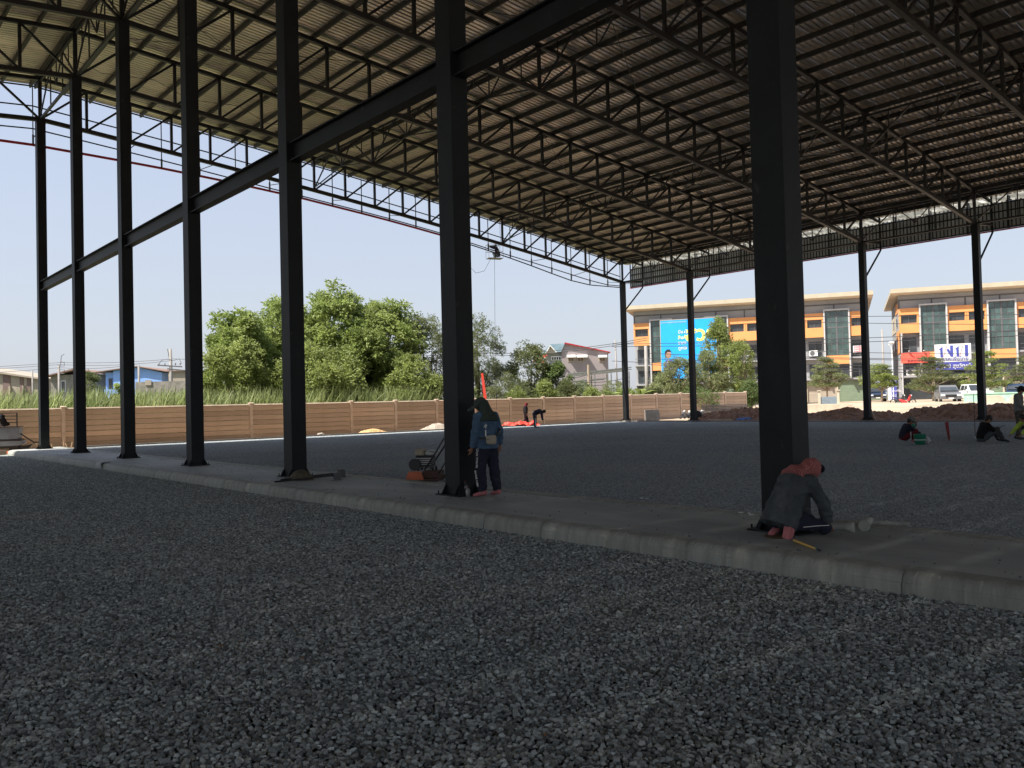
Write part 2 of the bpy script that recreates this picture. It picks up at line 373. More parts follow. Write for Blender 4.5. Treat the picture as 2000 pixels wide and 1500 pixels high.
# rolled kerb blocks along the near edge, each a block of its own
def kerb_mesh(L, name='kerb_stone'):
    prof = [(0, -.14)]
    prof += [(0, .085), (.004, .10)]
    for i in range(6):
        a = pi/2*i/5; prof.append((.10-.10*cos(a)+.012, .105+.095*sin(a)))
    prof += [(.20, .2035), (.26, .2035), (.26, -.14)]
    n = len(prof); mb = MB(); g = .003
    ys = [g, .03, L/2, L-.03, L-g]; ins = [.005, 0, 0, 0, .005]
    rings = [[Vector((p[0]+(ins[j] if p[0] < .15 else 0), y, p[1]-(ins[j] if p[1] > .15 else 0))) for p in prof] for j, y in enumerate(ys)]
    mb.loft(rings); me = mb.mesh(name, M['kerb']); return me
KM = kerb_mesh(1.12)
y = 41.85 - .26
k = 0
kerbpar = slab
y = 5.57 - 1.12*24
while y < 41.3:
    o = inst(KM, 'kerb_stone', slab, (7.06 + random.uniform(-.006, .006), y, random.uniform(-.004, .004)))
    y += 1.12
# far edge strip of the slab
EM = MB().box(9.135, 9.40, .006, 2.994, -.1, .207).mesh('edge_strip', M['kerb'])
y = -8
while y < 41: inst(EM, 'edge_strip', slab, (0, y, random.uniform(-.003, .003))); y += 3
sp = MB(); rs_ = random.Random(31)
for i in range(420):
    yy = rs_.uniform(1.5, 38); xx = rs_.choice((7.36+abs(rs_.gauss(0, .12)), 9.0-abs(rs_.gauss(0, .18)), rs_.uniform(7.4, 9.0))); r_ = rs_.uniform(.006, .015)
    sp.ell((xx, yy, .2+r_*.5), r_, r_*rs_.uniform(.6, 1), r_*.6, 5, 3)
M['chips'] = mat('stone_chips', (.14, .155, .16), .85, 0, .4, 30)
sp.build('spilt_stones', M['chips'], None, label='scattered small stones spilt over the concrete slab strip', cat='stones', kind='stuff')
# gable kerb line
gk = empty('gable_kerb', (0, 0, 0), kind='structure')
M['kerbtan'] = mat('tan_kerb', (.26, .22, .18), .85, 0, .2, 4, rnd=.12)
GM = MB().box(.005, .995, 0, .16, -.2, .0).mesh('kerb_stone', M['kerbtan'])
x = 7.1-30
while x < 46.4:
    zz = .17 if x > 9.3 else .13
    if not (7.0 < x < 9.2): inst(GM, 'kerb_stone', gk, (x, 41.80, zz + .055))
    x += 1.0
fk = empty('side_kerb', (0, 0, 0), kind='structure')
GM2 = MB().box(0, .35, .005, 1.995, -.3, .0).mesh('kerb_stone', M['kerbtan'])
for i in range(24): inst(GM2, 'kerb_stone', fk, (46.15, -6+2*i, .215))

# ------------------------------------------------------------------ steel hall
hall = empty('steel_hall', (XC, Y1, .2), label='large open black steel hall with curved corrugated roof on tall columns', cat='building')
off = Vector((-XC, -Y1, -.2))
def hb(mb, name, m, parent=hall, **k):
    o = mb.build(name, m, parent, **k)
    if parent == hall and k.get('loc') is None: o.location = off
    return o
def zb(u): u = abs(u); return 14.60 - .08*u - .00097*u*u
def zt(u): u = abs(u); return zb(u) + 1.80 - .0027*u
NP = 20; DU = SPAN/NP
# columns
def column_parts(x, y, z0, z1, hx, hy, seam=True, g=.16):
    c = MB(); c.box(-hx, hx, -hy, hy, 0, z1-z0)
    o = c.build('column', M['steel'], hall, bevel=.008, loc=Vector((x, y, z0))+off)
    for sx in (-1, 1):
        for sy in (-1, 1):
            MB().prism([(sx*(hx+.002), .02), (sx*(hx+.10), .02), (sx*(hx+.002), .19)], sy*(hy-.03)-.006, sy*(hy-.03)+.006, 'y').build('gusset', M['steel'], o)
            MB().prism([(sy*(hy+.002), .02), (sy*(hy+.10), .02), (sy*(hy+.002), .19)], sx*(hx-.03)-.006, sx*(hx-.03)+.006, 'x').build('gusset', M['steel'], o)
    MB().box(-hx-.12, hx+.12, -hy-.12, hy+.12, -.01, .02).build('base_plate', M['steel'], o, bevel=.003)
    for sx in (-1, 1):
        for sy in (-1, 1): MB().tube([(sx*(hx+.08), sy*(hy+.08), .02), (sx*(hx+.08), sy*(hy+.08), .07)], .012, 6).build('anchor_bolt', M['steel'], o)
    return o
for k in range(8): column_parts(XC, Y1-BAY*k, .2, zb(0)-.05, .172, .203)
for k in range(6): column_parts(XF, Y1-BAY*k, .25, 10.27, .16, .16)
for k in range(9): 
    if k < 7: column_parts(2*XC-XF, Y1-BAY*k, -.05, 10.27, .16, .16)
# long beam tying the ridge columns: a channel with its open side to the near half
for k in range(7):
    ya, yb = Y1-BAY*(k+1)+.21, Y1-BAY*k-.21
    bm_ = MB(); bm_.box(XC-.02, XC+.02, ya, yb, 7.09, 7.45); bm_.box(XC-.12, XC+.12, ya, yb, 7.45, 7.475); bm_.box(XC-.12, XC+.12, ya, yb, 7.065, 7.09)
    hb(bm_, 'beam', M['steel'])
# trusses
def truss(k, s, full):
    yk = Y1 - BAY*k
    t = bpy.data.objects.new('truss', None); COL.objects.link(t); t.parent = hall; t.location = (0, -BAY*k, 0)
    def key(n): return '%s_%d_%d' % (n, s, full)
    return t
def P3(s, u, z, y=0.0): return Vector((s*u, y, z-.2))
cache = {}
def truss_meshes(s):
    ms = []
    b = MB()
    for i in range(NP): b.bar(P3(s, i*DU, zb(i*DU)), P3(s, (i+1)*DU, zb((i+1)*DU)), .16, .17)
    if s > 0: b.bar(P3(s, SPAN, zb(SPAN)), P3(s, SPAN+2.2, 10.42), .12, .12)
    ms.append(('bottom_chord', b.mesh('bottom_chord', M['truss'])))
    b = MB()
    for i in range(NP): b.bar(P3(s, i*DU, zt(i*DU)), P3(s, (i+1)*DU, zt((i+1)*DU)), .15, .15)
    b.bar(P3(s, SPAN, zt(SPAN)), P3(s, SPAN+2.1, zt(SPAN)-.27), .11, .11)
    ms.append(('top_chord', b.mesh('top_chord', M['truss'])))
    for i in range(0, NP+1):
        b = MB(); b.bar(P3(s, i*DU, zb(i*DU)+.05), P3(s, i*DU, zt(i*DU)-.05), .11 if i else .14, .11, (0, 1, 0)); ms.append(('vertical', b.mesh('vertical', M['truss'])))
    for i in range(NP):
        b = MB(); b.bar(P3(s, i*DU+.08, zb(i*DU)+.07), P3(s, (i+1)*DU-.05, zt((i+1)*DU)-.07), .085, .09, (0, 1, 0)); ms.append(('diagonal', b.mesh('diagonal', M['truss'])))
    return ms
TM = {1: truss_meshes(1), -1: truss_meshes(-1)}
for k in range(8):
    t = truss(k, 1, 1)
    for n, me in TM[1]: inst(me, n, t)
    for n, me in TM[-1]:
        if k < 5 or n.endswith('chord'): inst(me, n, t)
# lengthwise lattice girders between the trusses
def lattice(u, s, bottom, rods=True):
    z0, z1 = zb(u), zt(u)-.12; x = XC + s*u
    for k in range(7):
        ya, yb = Y1-BAY*k, Y1-BAY*(k+1)
        m = MB()
        def p(t, z): return Vector((x, ya+(yb-ya)*t, z))
        zm = z1-1.0
        m.bar(p(0, z0+.1), p(.33, z1), .055); m.bar(p(.33, z1), p(.5, zm), .045); m.bar(p(.5, zm), p(.67, z1), .045); m.bar(p(.67, z1), p(1, z0+.1), .055)
        m.bar(p(0, z1), p(1, z1), .06, .1)
        m.bar(p(.5, zm), p(.5, z1), .04)
        m.bar(p(.17, z0+.8), p(.17, z1), .035); m.bar(p(.83, z0+.8), p(.83, z1), .035)
        if bottom: m.bar(p(0, z0), p(1, z0), .09, .1); m.bar(p(.33, z0), p(.33, z1), .045); m.bar(p(.67, z0), p(.67, z1), .045)
        else: m.bar(p(0, z0+.15), p(.5, zm), .045); m.bar(p(.5, zm), p(1, z0+.15), .045)
        hb(m, 'lattice_girder', M['truss'])
lattice(0, 1, True); lattice(7*DU, 1, False); lattice(14*DU, 1, False); lattice(20*DU, 1, True)
# purlins
NPUR = 33; YA, YB = -32.0, Y1+1.45
for s in (1, -1):
    for i in range(NPUR+2):
        u = .10 + i*(SPAN+.05)/NPUR; z = zt(min(u, SPAN)) - (max(0, u-SPAN))*.13 + .15
        m = MB(); m.box(XC+s*u-.04, XC+s*u+.04, YA, YB - (.18 if i % 2 else 0), z-.125, z+.07)
        hb(m, 'purlin', M['purlin'])
sag = MB()
for k in range(7):
    for s in (1,):
        yy = Y1-BAY*k-3
        pts = [(XC+s*i*DU, yy+(.5 if i % 2 else -.5), zt(i*DU)+.06) for i in range(NP+1)]
        sag.tube(pts, .012, 4)
for k in range(1, 7, 2):
    for j in range(0, 20, 5):
        ya, yb = Y1-BAY*k, Y1-BAY*(k+1)
        for a, b in ((j, j+5), (j+5, j)):
            sag.tube([(XC+a*DU, ya, zt(a*DU)-.05), (XC+(a+b)/2*DU, (ya+yb)/2, zt((a+b)/2*DU)-.12), (XC+b*DU, yb, zt(b*DU)-.05)], .014, 4)
hb(sag, 'bracing_rods', M['purlin'])
# corrugated roof sheets, each one a strip from ridge to eave
def sheet_mesh(s, wid=.9, nr=4):
    pr = []
    pit = wid/nr; 
    for i in range(nr): pr += [(i*pit, 0), (i*pit+pit*.60, 0), (i*pit+pit*.66, .075), (i*pit+pit*.94, .075)]
    pr.append((wid-.002, 0))
    us = [.06 + i*(SPAN+2.16)/22 for i in range(23)]
    V = []; Fc = []
    for u in us:
        z = zt(min(u, SPAN)) - max(0, u-SPAN)*.13 + .225 - .2
        V += [(s*u, p[0], z+p[1]) for p in pr]
    n = len(pr)
    for i in range(len(us)-1):
        for j in range(n-1):
            f = (i*n+j, (i+1)*n+j, (i+1)*n+j+1, i*n+j+1); Fc.append(f if s > 0 else f[::-1])
    mb = MB(); mb.v = V; mb.f = Fc; mb.m = [0]*len(Fc); return mb.mesh('roof_sheet', M['roof'], fix=False)
for s in (1, -1):
    me = sheet_mesh(s); nsh = int((YB+.12-YA)/.9)
    for i in range(nsh): inst(me, 'roof_sheet', hall, (0, YB+.1-.9*(i+1)-Y1, 0))
m = MB()
for s in (-1, 1):
    m.bar((XC+s*.01, YA, 16.79), (XC+s*.01, YB+.1, 16.79), .02, .02); m.prism([(XC, 16.79), (XC+s*.42, 16.70), (XC+s*.42, 16.71), (XC, 16.80)], YA, YB+.05, 'y')
hb(m, 'ridge_cap', M['clad'])
# eave fascia on the far side
XS = 48.35
FM = MB()
pr = []
wid = 1.0
V = []
for i in range(5):
    y0 = i*.2; FM.box(XS, XS+.004, y0+.002, y0+.15, 10.16, 11.55); FM.mat(1).box(XS-.022, XS-.018, y0+.15, y0+.198, 10.16, 11.55).mat(0)
    FM.mat(1).box(XS-.02, XS+.002, y0+.146, y0+.15, 10.16, 11.55).box(XS-.02, XS+.002, y0+.198, y0+.2, 10.16, 11.55).mat(0)
FMe = FM.mesh('fascia_sheet', [M['clad'], M['truss']])  # second colour darkens the recesses between ribs, shade painted into the sheet
for i in range(56): inst(FMe, 'fascia_sheet', hall, off + Vector((0, Y1+1.35-1.0*(i+1), 0)))
m = MB(); 
for i, z in enumerate((10.2, 10.62, 11.08, 11.5)): 
    hb(MB().box(XS-.09, XS-.035, -13, Y1+1.3, z-.035, z+.035), 'fascia_rail', M['truss'])
for i in range(28): hb(MB().box(XS-.15, XS-.092, Y1+1.2-2*i, Y1+1.27-2*i, 10.12, 12.0), 'fascia_post', M['truss'])
hb(MB().box(XS-.03, XS+.06, -13, Y1+1.4, 10.085, 10.15), 'red_trim', M['redtrim'])
fo = MB(); nfo = 220
rr = random.Random(4)
for j in range(3):
    pass
V = []; Fc = []
for i in range(nfo+1):
    y = -13 + (Y1+14.2)*i/nfo
    for j in range(5):
        V.append((XS+.03+.06*(rr.random()-.5), y, 11.56+.14*j + (rr.random()-.5)*.03*(j > 0)))
for i in range(nfo):
    for j in range(4): Fc.append((i*5+j, (i+1)*5+j, (i+1)*5+j+1, i*5+j+1))
fo.v = V; fo.f = Fc; fo.m = [0]*len(Fc); hb(fo, 'foil_strip', M['foil'], fix=False)
for k in range(6):
    yk = Y1-BAY*k
    hb(MB().tube([(46.1, yk, 8.15), (48.15, yk, 10.0), (48.15, yk, 11.9)], .055, 6), 'knee_brace', M['steel'])
# gable frame of thin rails and hangers
YG = Y1+1.5
def zr(u): return zt(u)+.25
gr_pts = [0, 5, 9, 13.1, 18, 22.4, 27, 30, 33.5, 35.4, 39]
red = [13.86, 13.74, 13.55, 13.27, 12.8, 12.28, 11.55, 11.0, 10.3, 10.08, 10.12]
def zred(u):
    u = abs(u)
    for a in range(len(gr_pts)-1):
        if u <= gr_pts[a+1]: t = (u-gr_pts[a])/(gr_pts[a+1]-gr_pts[a]); return red[a]*(1-t)+red[a+1]*t
    return red[-1]
for s in (1, -1):
    U = [i*1.877 for i in range(21)] + [38.9]
    m = MB(); m2 = MB()
    for a, b in zip(U[:-1], U[1:]):
        (m if a < 22.6 else m2).bar((XC+s*a, YG, zred(a)), (XC+s*b, YG, zred(b)), .05, .11 if a < 22.6 else .06)
    hb(m, 'red_trim', M['redtrim']); hb(m2, 'gable_rail', M['truss'])
    for dz in (1.02, 2.05):
        m = MB()
        for a, b in zip(U[:-1], U[1:]): m.bar((XC+s*a, YG, max(zred(a)+.12, zr(a)-dz)), (XC+s*b, YG, max(zred(b)+.12, zr(b)-dz)), .05, .05)
        hb(m, 'gable_rail', M['truss'])
    m = MB()
    for a, b in zip(U[:-1], U[1:]): m.bar((XC+s*a, YG+.03, zr(a)-.1), (XC+s*b, YG+.03, zr(b)-.1), .04, .06)
    hb(m, 'gable_rail', M['truss'])
    for a in U[(0 if s > 0 else 1):]:
        m = MB(); m.bar((XC+s*a, YG-.04, zred(a)), (XC+s*a, YG-.04, zr(a)-.1), .04); m.bar((XC+s*a, YG-.04, zred(a)+.05), (XC+s*a, YG-.04, zred(a)+.45), .07)
        hb(m, 'gable_hanger', M['truss'])
        if int(a/1.877) % 2 == 0: hb(MB().bar((XC+s*a, YG-.06, zred(a)+.3), (XC+s*(a+.3), Y1+.05, zb(min(a, SPAN))), .03), 'gable_tie', M['truss'])
# thin cables hanging in the hall
hb(MB().tube([atY(1862, 0, 12), atY(1872, 200, 12), atY(1893, 330, 12.3), atY(1902, 420, 12.6)], .01, 5), 'hanging_cable', M['wire'])
# ------------------------------------------------------------------ precast fence
YF = 47.0
fence = empty('precast_fence', (0, YF, 0), label='long brown precast concrete plank fence with capped posts behind the hall', cat='fence')
FX = [3.93 + 3.268*i for i in range(-4, 21)]
for k_ in range(5):
    pass
PL = [MB().prism([(-.03+.004*j, .028), (-.008, .008), (.03, .008), (.03, .27), (-.008, .27), (-.03+.004*j, .25)], .085, 3.18, 'x').mesh('plank', M['fence']) for j in range(3)]
CP = MB().prism([(-.06, 0), (-.06, .02), (-.02, .075), (.02, .075), (.06, .02), (.06, 0)], .086, 3.182, 'x').mesh('cap_rail', M['fencepost'])
POm = MB().box(-.085, .085, -.09, .09, -.35, 2.02).box(-.12, .12, -.12, .12, 2.021, 2.05).prism([(-.12, 2.051), (-.05, 2.09), (.05, 2.09), (.12, 2.051)], -.12, .12, 'x').mesh('post', M['fencepost'])
random.seed(11)
def fz(x): return .18*sst(35, 66, x)
for i, x in enumerate(FX):
    inst(POm, 'post', fence, (x, 0, fz(x)))
    if i < len(FX)-1:
        z0 = fz(x+1.6)
        for r in range(-1, 7): inst(random.choice(PL), 'plank', fence, (x, random.uniform(-.006, .006), z0-.02+.278*r))
        inst(CP, 'cap_rail', fence, (x, 0, z0+1.93))

# ------------------------------------------------------------------ foliage
def leaf(V, Fc, T, p, d, L, w, t, rnd, bend=.25):
    side = d.cross(Vector((rnd.uniform(-1, 1), rnd.uniform(-1, 1), rnd.uniform(-.2, 1))))
    if side.length < 1e-3: return
    side.normalize(); b = len(V); n = side.cross(d)
    m = p + d*(L*.45) + n*(L*bend*.3); e = p + d*L - n*(L*bend*.3)
    V += [tuple(p), tuple(m+side*w), tuple(e), tuple(m-side*w)]; Fc.append((b, b+1, b+2, b+3)); T.append(t)
def crown(clumps, ns, nl, L, w, seed, droop=.0, flat=1.0, spread=.8):
    rnd = random.Random(seed); V = []; Fc = []; T = []
    for (c, r) in clumps:
        c = Vector(c); ct = rnd.random()*.35
        for i in range(ns):
            d = Vector((rnd.gauss(0, 1), rnd.gauss(0, 1), rnd.gauss(.25, .9))).normalized()
            q = c + Vector((d.x, d.y, d.z*flat))*(r*rnd.uniform(.45, 1.05)); st = ct + rnd.random()*.4
            for j in range(nl):
                dd = (d*.6 + Vector((rnd.gauss(0, spread), rnd.gauss(0, spread), rnd.gauss(-droop, spread*.7)))).normalized()
                leaf(V, Fc, T, q + dd*L*.15 + Vector((rnd.gauss(0, .3), rnd.gauss(0, .3), rnd.gauss(0, .2)))*L, dd, L*rnd.uniform(.6, 1.2), w*L*rnd.uniform(.8, 1.2), st+rnd.random()*.3, rnd)
    mb = MB(); mb.v = V; mb.f = Fc; mb.m = [0]*len(Fc); mb.t = T; return mb
def limbs(base, targets, r0, seed, fork=.35):
    rnd = random.Random(seed); mb = MB(); base = Vector(base)
    zs = sum(t[2] for t in targets)/len(targets)
    top = Vector((base.x*.5+sum(t[0] for t in targets)/len(targets)*.5, base.y*.5+sum(t[1] for t in targets)/len(targets)*.5, base.z+(zs-base.z)*fork))
    mid = base.lerp(top, .5) + Vector((rnd.uniform(-.1, .1), rnd.uniform(-.1, .1), 0))
    mb.tube([base-Vector((0, 0, .1)), mid, top], [r0*1.25, r0, r0*.8], 8)
    for t in targets:
        t = Vector(t); a = top.lerp(t, .4) + Vector((rnd.uniform(-.2, .2), rnd.uniform(-.2, .2), rnd.uniform(0, .4)))*min(1, (t-top).length*.25)
        mb.tube([top-Vector((0, 0, .1)), a, t], [r0*.55, r0*.3, r0*.08], 5)
    return mb
def fdep(px): return (atY(px, 784-.0248*(px-1000), YF)-Vector((0, 0, HC))).dot(_F)
def tree(name, label, cat, px, D, top, hw, z0, m, ncl=60, ns=34, nl=5, L=.3, w=.2, cr=.2, low=.12, seed=1, group=None, bark='bark', droop=.2, flat=1.0, dens=1, egg=.8, depthk=.8, multi=1):
    rnd = random.Random(seed); hy = 784-.0248*(px-1000)
    if group in (G1, 'shrubs along the back of the fence'): D = fdep(px) + (D-50)*.8 + 2
    H = HC + (hy-top)*D/FPX - z0; R = hw*D/FPX
    b = ground(px, D, z0); t = empty(name, b, 0, label, cat, group)
    cl = []; zc = H*(low+1)/2; hz = H*(1-low)/2
    for i in range(ncl):
        for _ in range(20):
            v = Vector((rnd.uniform(-1, 1), rnd.uniform(-1, 1), rnd.uniform(-1, 1)))
            if .35 < v.length < 1: break
        v *= (rnd.uniform(.75, 1.0)/max(.45, v.length))**.55
        k = 1 - (.35 if v.z > 0 else .1)*abs(v.z)**2*egg
        cl.append(((v.x*(R-R*cr*.6)*k, v.y*R*depthk*k, zc + v.z*(hz-R*cr*.5)), R*cr*rnd.uniform(.65, 1.3)))
    cb = crown(cl, int(ns*dens), nl, L, w, seed, droop, flat)
    cb.build('crown', m, t, fix=False)
    tg = [c[0] for c in cl[::max(1, ncl//14)]]
    for j in range(multi):
        limbs((0 if multi == 1 else rnd.uniform(-.8, .8), 0 if multi == 1 else rnd.uniform(-.5, .5), 0), tg[j::multi] or tg, R*.055+.05, seed+j, .3).build('trunk', M[bark], t, smooth=True)
    return t
G1 = 'trees growing together behind the brown fence'
tree('broadleaf_tree', 'left edge tree of the big green clump, lower crown reaching out over the reeds', 'tree', 470, 58, 590, 72, .3, M['leaf'], 85, 40, 6, .30, .2, .24, .1, 1, G1)
tree('broadleaf_tree', 'dense green tree seen on both sides of the fifth hall column', 'tree', 560, 62, 572, 92, .3, M['leaf'], 95, 44, 6, .30, .2, .23, .1, 2, G1)
tree('broadleaf_tree', 'tallest bright green tree at the middle of the clump behind the fence', 'tree', 655, 60, 549, 88, .3, M['leaf'], 100, 46, 6, .30, .2, .22, .12, 3, G1)
tree('broadleaf_tree', 'green tree with rounded top on the right side of the big clump', 'tree', 760, 59, 568, 88, .3, M['leaf'], 95, 44, 6, .28, .2, .22, .12, 4, G1)
tree('broadleaf_tree', 'green tree closing the gap between the tallest tree and the right hand one', 'tree', 712, 57, 612, 70, .3, M['leaf'], 70, 44, 6, .28, .2, .24, .05, 16, G1)
tree('broadleaf_tree', 'low bright green bushy tree in front of the tall clump', 'tree', 620, 54, 660, 105, .3, M['leaf_y'], 70, 40, 6, .26, .2, .22, .05, 5, G1)
tree('broadleaf_tree', 'low leafy tree filling the left foot of the big clump', 'tree', 455, 54, 655, 75, .3, M['leaf_y'], 55, 36, 6, .26, .2, .24, .05, 15, G1)
tree('feathery_tree', 'thin olive tree just left of the standing worker column', 'tree', 835, 57, 596, 62, .3, M['leaf_o'], 60, 38, 6, .20, .13, .22, .12, 6, G1)
tree('broadleaf_tree', 'bright green low tree beside the sixth hall column', 'tree', 800, 53, 690, 75, .3, M['leaf_y'], 50, 36, 6, .25, .2, .24, .05, 7, G1)
tree('feathery_tree', 'sparse tall olive tree right of the sixth hall column', 'tree', 940, 60, 610, 58, .3, M['leaf_o'], 60, 40, 6, .2, .13, .22, .14, 8, G1)
tree('leafy_tree', 'medium green tree in front of the house with the blue-grey roof', 'tree', 1035, 58, 663, 58, .3, M['leaf_o'], 55, 32, 6, .22, .18, .22, .05, 9, G1)
tree('leafy_tree', 'small dark glossy tree below the mauve house', 'tree', 1088, 55, 702, 34, .3, M['leaf_d'], 40, 34, 6, .22, .22, .26, .1, 10, G1)
tree('shrub', 'wide olive shrub with dry tips behind the two bending workers', 'shrub', 1000, 53, 725, 55, .3, M['leaf_o'], 40, 30, 5, .18, .13, .26, .02, 11, 'shrubs along the back of the fence')
tree('shrub', 'low dense shrub below the metal canopy frame', 'shrub', 1140, 54, 742, 50, .3, M['leaf_d'], 36, 28, 5, .18, .15, .28, .02, 12, 'shrubs along the back of the fence')
tree('shrub', 'round pale green shrub left of the corner column', 'shrub', 1200, 58, 728, 30, .3, M['leaf_p'], 30, 30, 5, .16, .14, .28, .02, 13, 'shrubs along the back of the fence')
tree('shrub', 'short yellowish shrub right behind the red leaning plank', 'shrub', 965, 51, 748, 26, .3, M['leaf_p'], 26, 26, 5, .18, .12, .3, .02, 14, 'shrubs along the back of the fence')
for i_, (px_, top_, hw_, mm_, lb_) in enumerate(((1062, 738, 30, 'leaf_y', 'bright low shrub above the two bending workers'), (1108, 736, 30, 'leaf_o', 'olive low shrub left of the canopy posts'),
    (1168, 748, 32, 'leaf_y', 'yellow-green low shrub around the left banana plant'), (1225, 745, 26, 'leaf', 'green low shrub right behind the corner column'), (1275, 742, 26, 'leaf_p', 'pale low shrub right of the right banana plant'), (1010, 748, 34, 'leaf_y', 'low bright shrub left of the two bending workers'), (1350, 752, 60, 'leaf_d', 'dark low hedge behind the second far column'), (905, 742, 34, 'leaf_y', 'low bright shrub just behind the sixth ridge column'))):
    tree('shrub', lb_, 'shrub', px_, 50, top_, hw_, .3, M[mm_], 30, 34, 5, .2, .15, .3, .0, 50+i_, 'shrubs along the back of the fence')
# trees in front of the orange buildings
G2 = 'trees in front of the orange buildings'
tree('tall_thin_tree', 'tall leafy tree with bare branches in front of the blue billboard', 'tree', 1405, 88, 613, 40, .5, M['leaf_y'], 90, 22, 6, .26, .16, .24, .12, 20, G2, 'palebark', multi=3, egg=1.7)
tree('bushy_tree', 'olive bush with pale bare branches at the lower right of the blue billboard', 'tree', 1385, 86, 680, 42, .5, M['leaf_p'], 50, 24, 6, .24, .16, .24, .05, 25, G2, 'palebark', multi=3)
tree('bushy_tree', 'bushy green tree right of the billboard beside the nearest column', 'tree', 1448, 86, 650, 34, .5, M['leaf_y'], 44, 24, 6, .26, .16, .3, .1, 21, G2, 'palebark', multi=2)
tree('bushy_tree', 'wide bushy tree hiding the foot of the blue billboard', 'tree', 1325, 84, 688, 50, .5, M['leaf_p'], 60, 30, 6, .24, .16, .24, .05, 22, G2, 'palebark', multi=2)
tree('bushy_tree', 'low dark bush between the fence end and the nearest column', 'shrub', 1466, 82, 735, 26, .5, M['leaf_d'], 30, 30, 5, .24, .14, .3, .02, 23, G2)
def tiered_tree(label, px, D, top, bot, hw, m, seed, group):
    rnd = random.Random(seed); hy = 784-.0248*(px-1000); z0 = .75
    H = HC + (hy-top)*D/FPX - z0; R = hw*D/FPX; zb_ = HC+(hy-bot)*D/FPX - z0
    t = empty('tiered_tree', ground(px, D, z0), 0, label, 'tree', group)
    cl = []; nt = 5
    for i in range(nt):
        f = i/(nt-1); z = zb_ + (H-zb_)*f; rr_ = R*(1-.72*f)*rnd.uniform(.9, 1.1)*(.85 if i == 0 else 1)
        for k in range(int(15-2*i)):
            a = 2*pi*k/(15-2*i)+rnd.random()*.5; q = rr_*rnd.uniform(.35, .95)
            cl.append(((q*cos(a), q*sin(a), z + q*.22 + rnd.uniform(-.12, .12)), R*rnd.uniform(.16, .27)))
    crown(cl, 42, 5, .17, .2, seed, 0, .38, .8).build('crown', m, t, fix=False)
    mb = MB(); mb.tube([(0, 0, -.2), (.05, 0, zb_*.6), (0, .05, H*.95)], [.13, .10, .03], 7)
    for c, r in cl: mb.tube([(0, 0, max(zb_*.7, c[2]-.35*sqrt(c[0]**2+c[1]**2)-.2)), c], [.035, .012], 4)
    mb.build('trunk', M['palebark'], t, smooth=True)
    return t
tiered_tree('layered green tree in front of the pale green shutter left building', 1615, 92, 702, 752, 44, M['leaf_p'], 31, G2)
tiered_tree('brighter green layered tree right behind the third far column', 1722, 92, 715, 752, 42, M['leaf_y'], 32, G2)
tiered_tree('large olive layered tree between the red sign and the silver car', 1822, 88, 702, 760, 58, M['leaf_o'], 33, G2)
tiered_tree('bright layered tree beside the rightmost far column', 1925, 86, 690, 752, 52, M['leaf_y'], 34, G2)
tiered_tree('olive layered tree cut off by the right edge behind the mint wall', 2010, 86, 700, 755, 56, M['leaf_o'], 35, G2)
# reeds
def reeds():
    rnd = random.Random(5); V = []; Fc = []; T = []
    n = 25000
    for i in range(n):
        x = rnd.uniform(-16, 60); y = YF + .9 + rnd.random()**1.5*9
        if x > 36 and rnd.random() < .6: continue
        hh = (2.75 if x < 34 else 2.15)*rnd.uniform(.7, 1.12); w = rnd.uniform(.016, .034)
        lean = Vector((rnd.gauss(.35, .35), rnd.gauss(0, .3), 0)); p = Vector((x, y, .2)); b = len(V); s = Vector((rnd.uniform(.5, 1), rnd.uniform(-.8, .8), 0)).normalized()
        t = rnd.random()*.9
        for j, (f, ww) in enumerate(((0, .7), (.45, 1), (.8, .8), (1, .1))):
            q = p + Vector((0, 0, hh*f*(1-.12*f*abs(lean.x)))) + lean*(f*f*hh*.5); V.append(tuple(q-s*w*ww)); V.append(tuple(q+s*w*ww))
        for j in range(3): Fc.append((b+2*j, b+2*j+1, b+2*j+3, b+2*j+2)); T.append(t)
    mb = MB(); mb.v = V; mb.f = Fc; mb.m = [0]*len(Fc); mb.t = T
    mb.build('tall_reeds', M['reed'], fix=False, label='tall yellow-green reeds growing behind the brown fence', cat='reeds', kind='stuff')
reeds()
def banana(px, D, top, seed, label):
    rnd = random.Random(seed); D = fdep(px)+2.5; hy = 784-.0248*(px-1000); H = HC+(hy-top)*D/FPX-.3
    t = empty('banana_plant', ground(px, D, .3), 0, label, 'banana plant', 'banana plants behind the fence')
    MB().tube([(0, 0, 0), (0, 0, H*.5)], [.16, .10], 8).build('stem', M['palebark'], t, smooth=True)
    for k in range(8):
        a = 2*pi*k/8+rnd.random()*.5; L = H*rnd.uniform(.55, .75); up = rnd.uniform(.5, 1.2); V = []; Fc = []
        d = Vector((cos(a), sin(a), 0)); s = Vector((-sin(a), cos(a), 0))
        for j in range(8):
            f = j/7; c = Vector((0, 0, H*.48)) + d*(L*.75*f) + Vector((0, 0, up*L*.75*f*(1-.75*f))); w = .24*sin(pi*min(1, f*1.02+.06))+.01
            V += [tuple(c-s*w-Vector((0, 0, w*.3))), tuple(c), tuple(c+s*w-Vector((0, 0, w*.3)))]
        for j in range(7): Fc += [(3*j, 3*j+1, 3*j+4, 3*j+3), (3*j+1, 3*j+2, 3*j+5, 3*j+4)]
        mb = MB(); mb.v = V; mb.f = Fc; mb.m = [0]*len(Fc); mb.t = [rnd.random()]*len(Fc); mb.build('leaf', M['leaf_y'], t, fix=False)
banana(1180, 56, 738, 3, 'banana plant with arching leaves just left of the corner column')
banana(1252, 57, 728, 4, 'banana plant with upright leaves just right of the corner column')

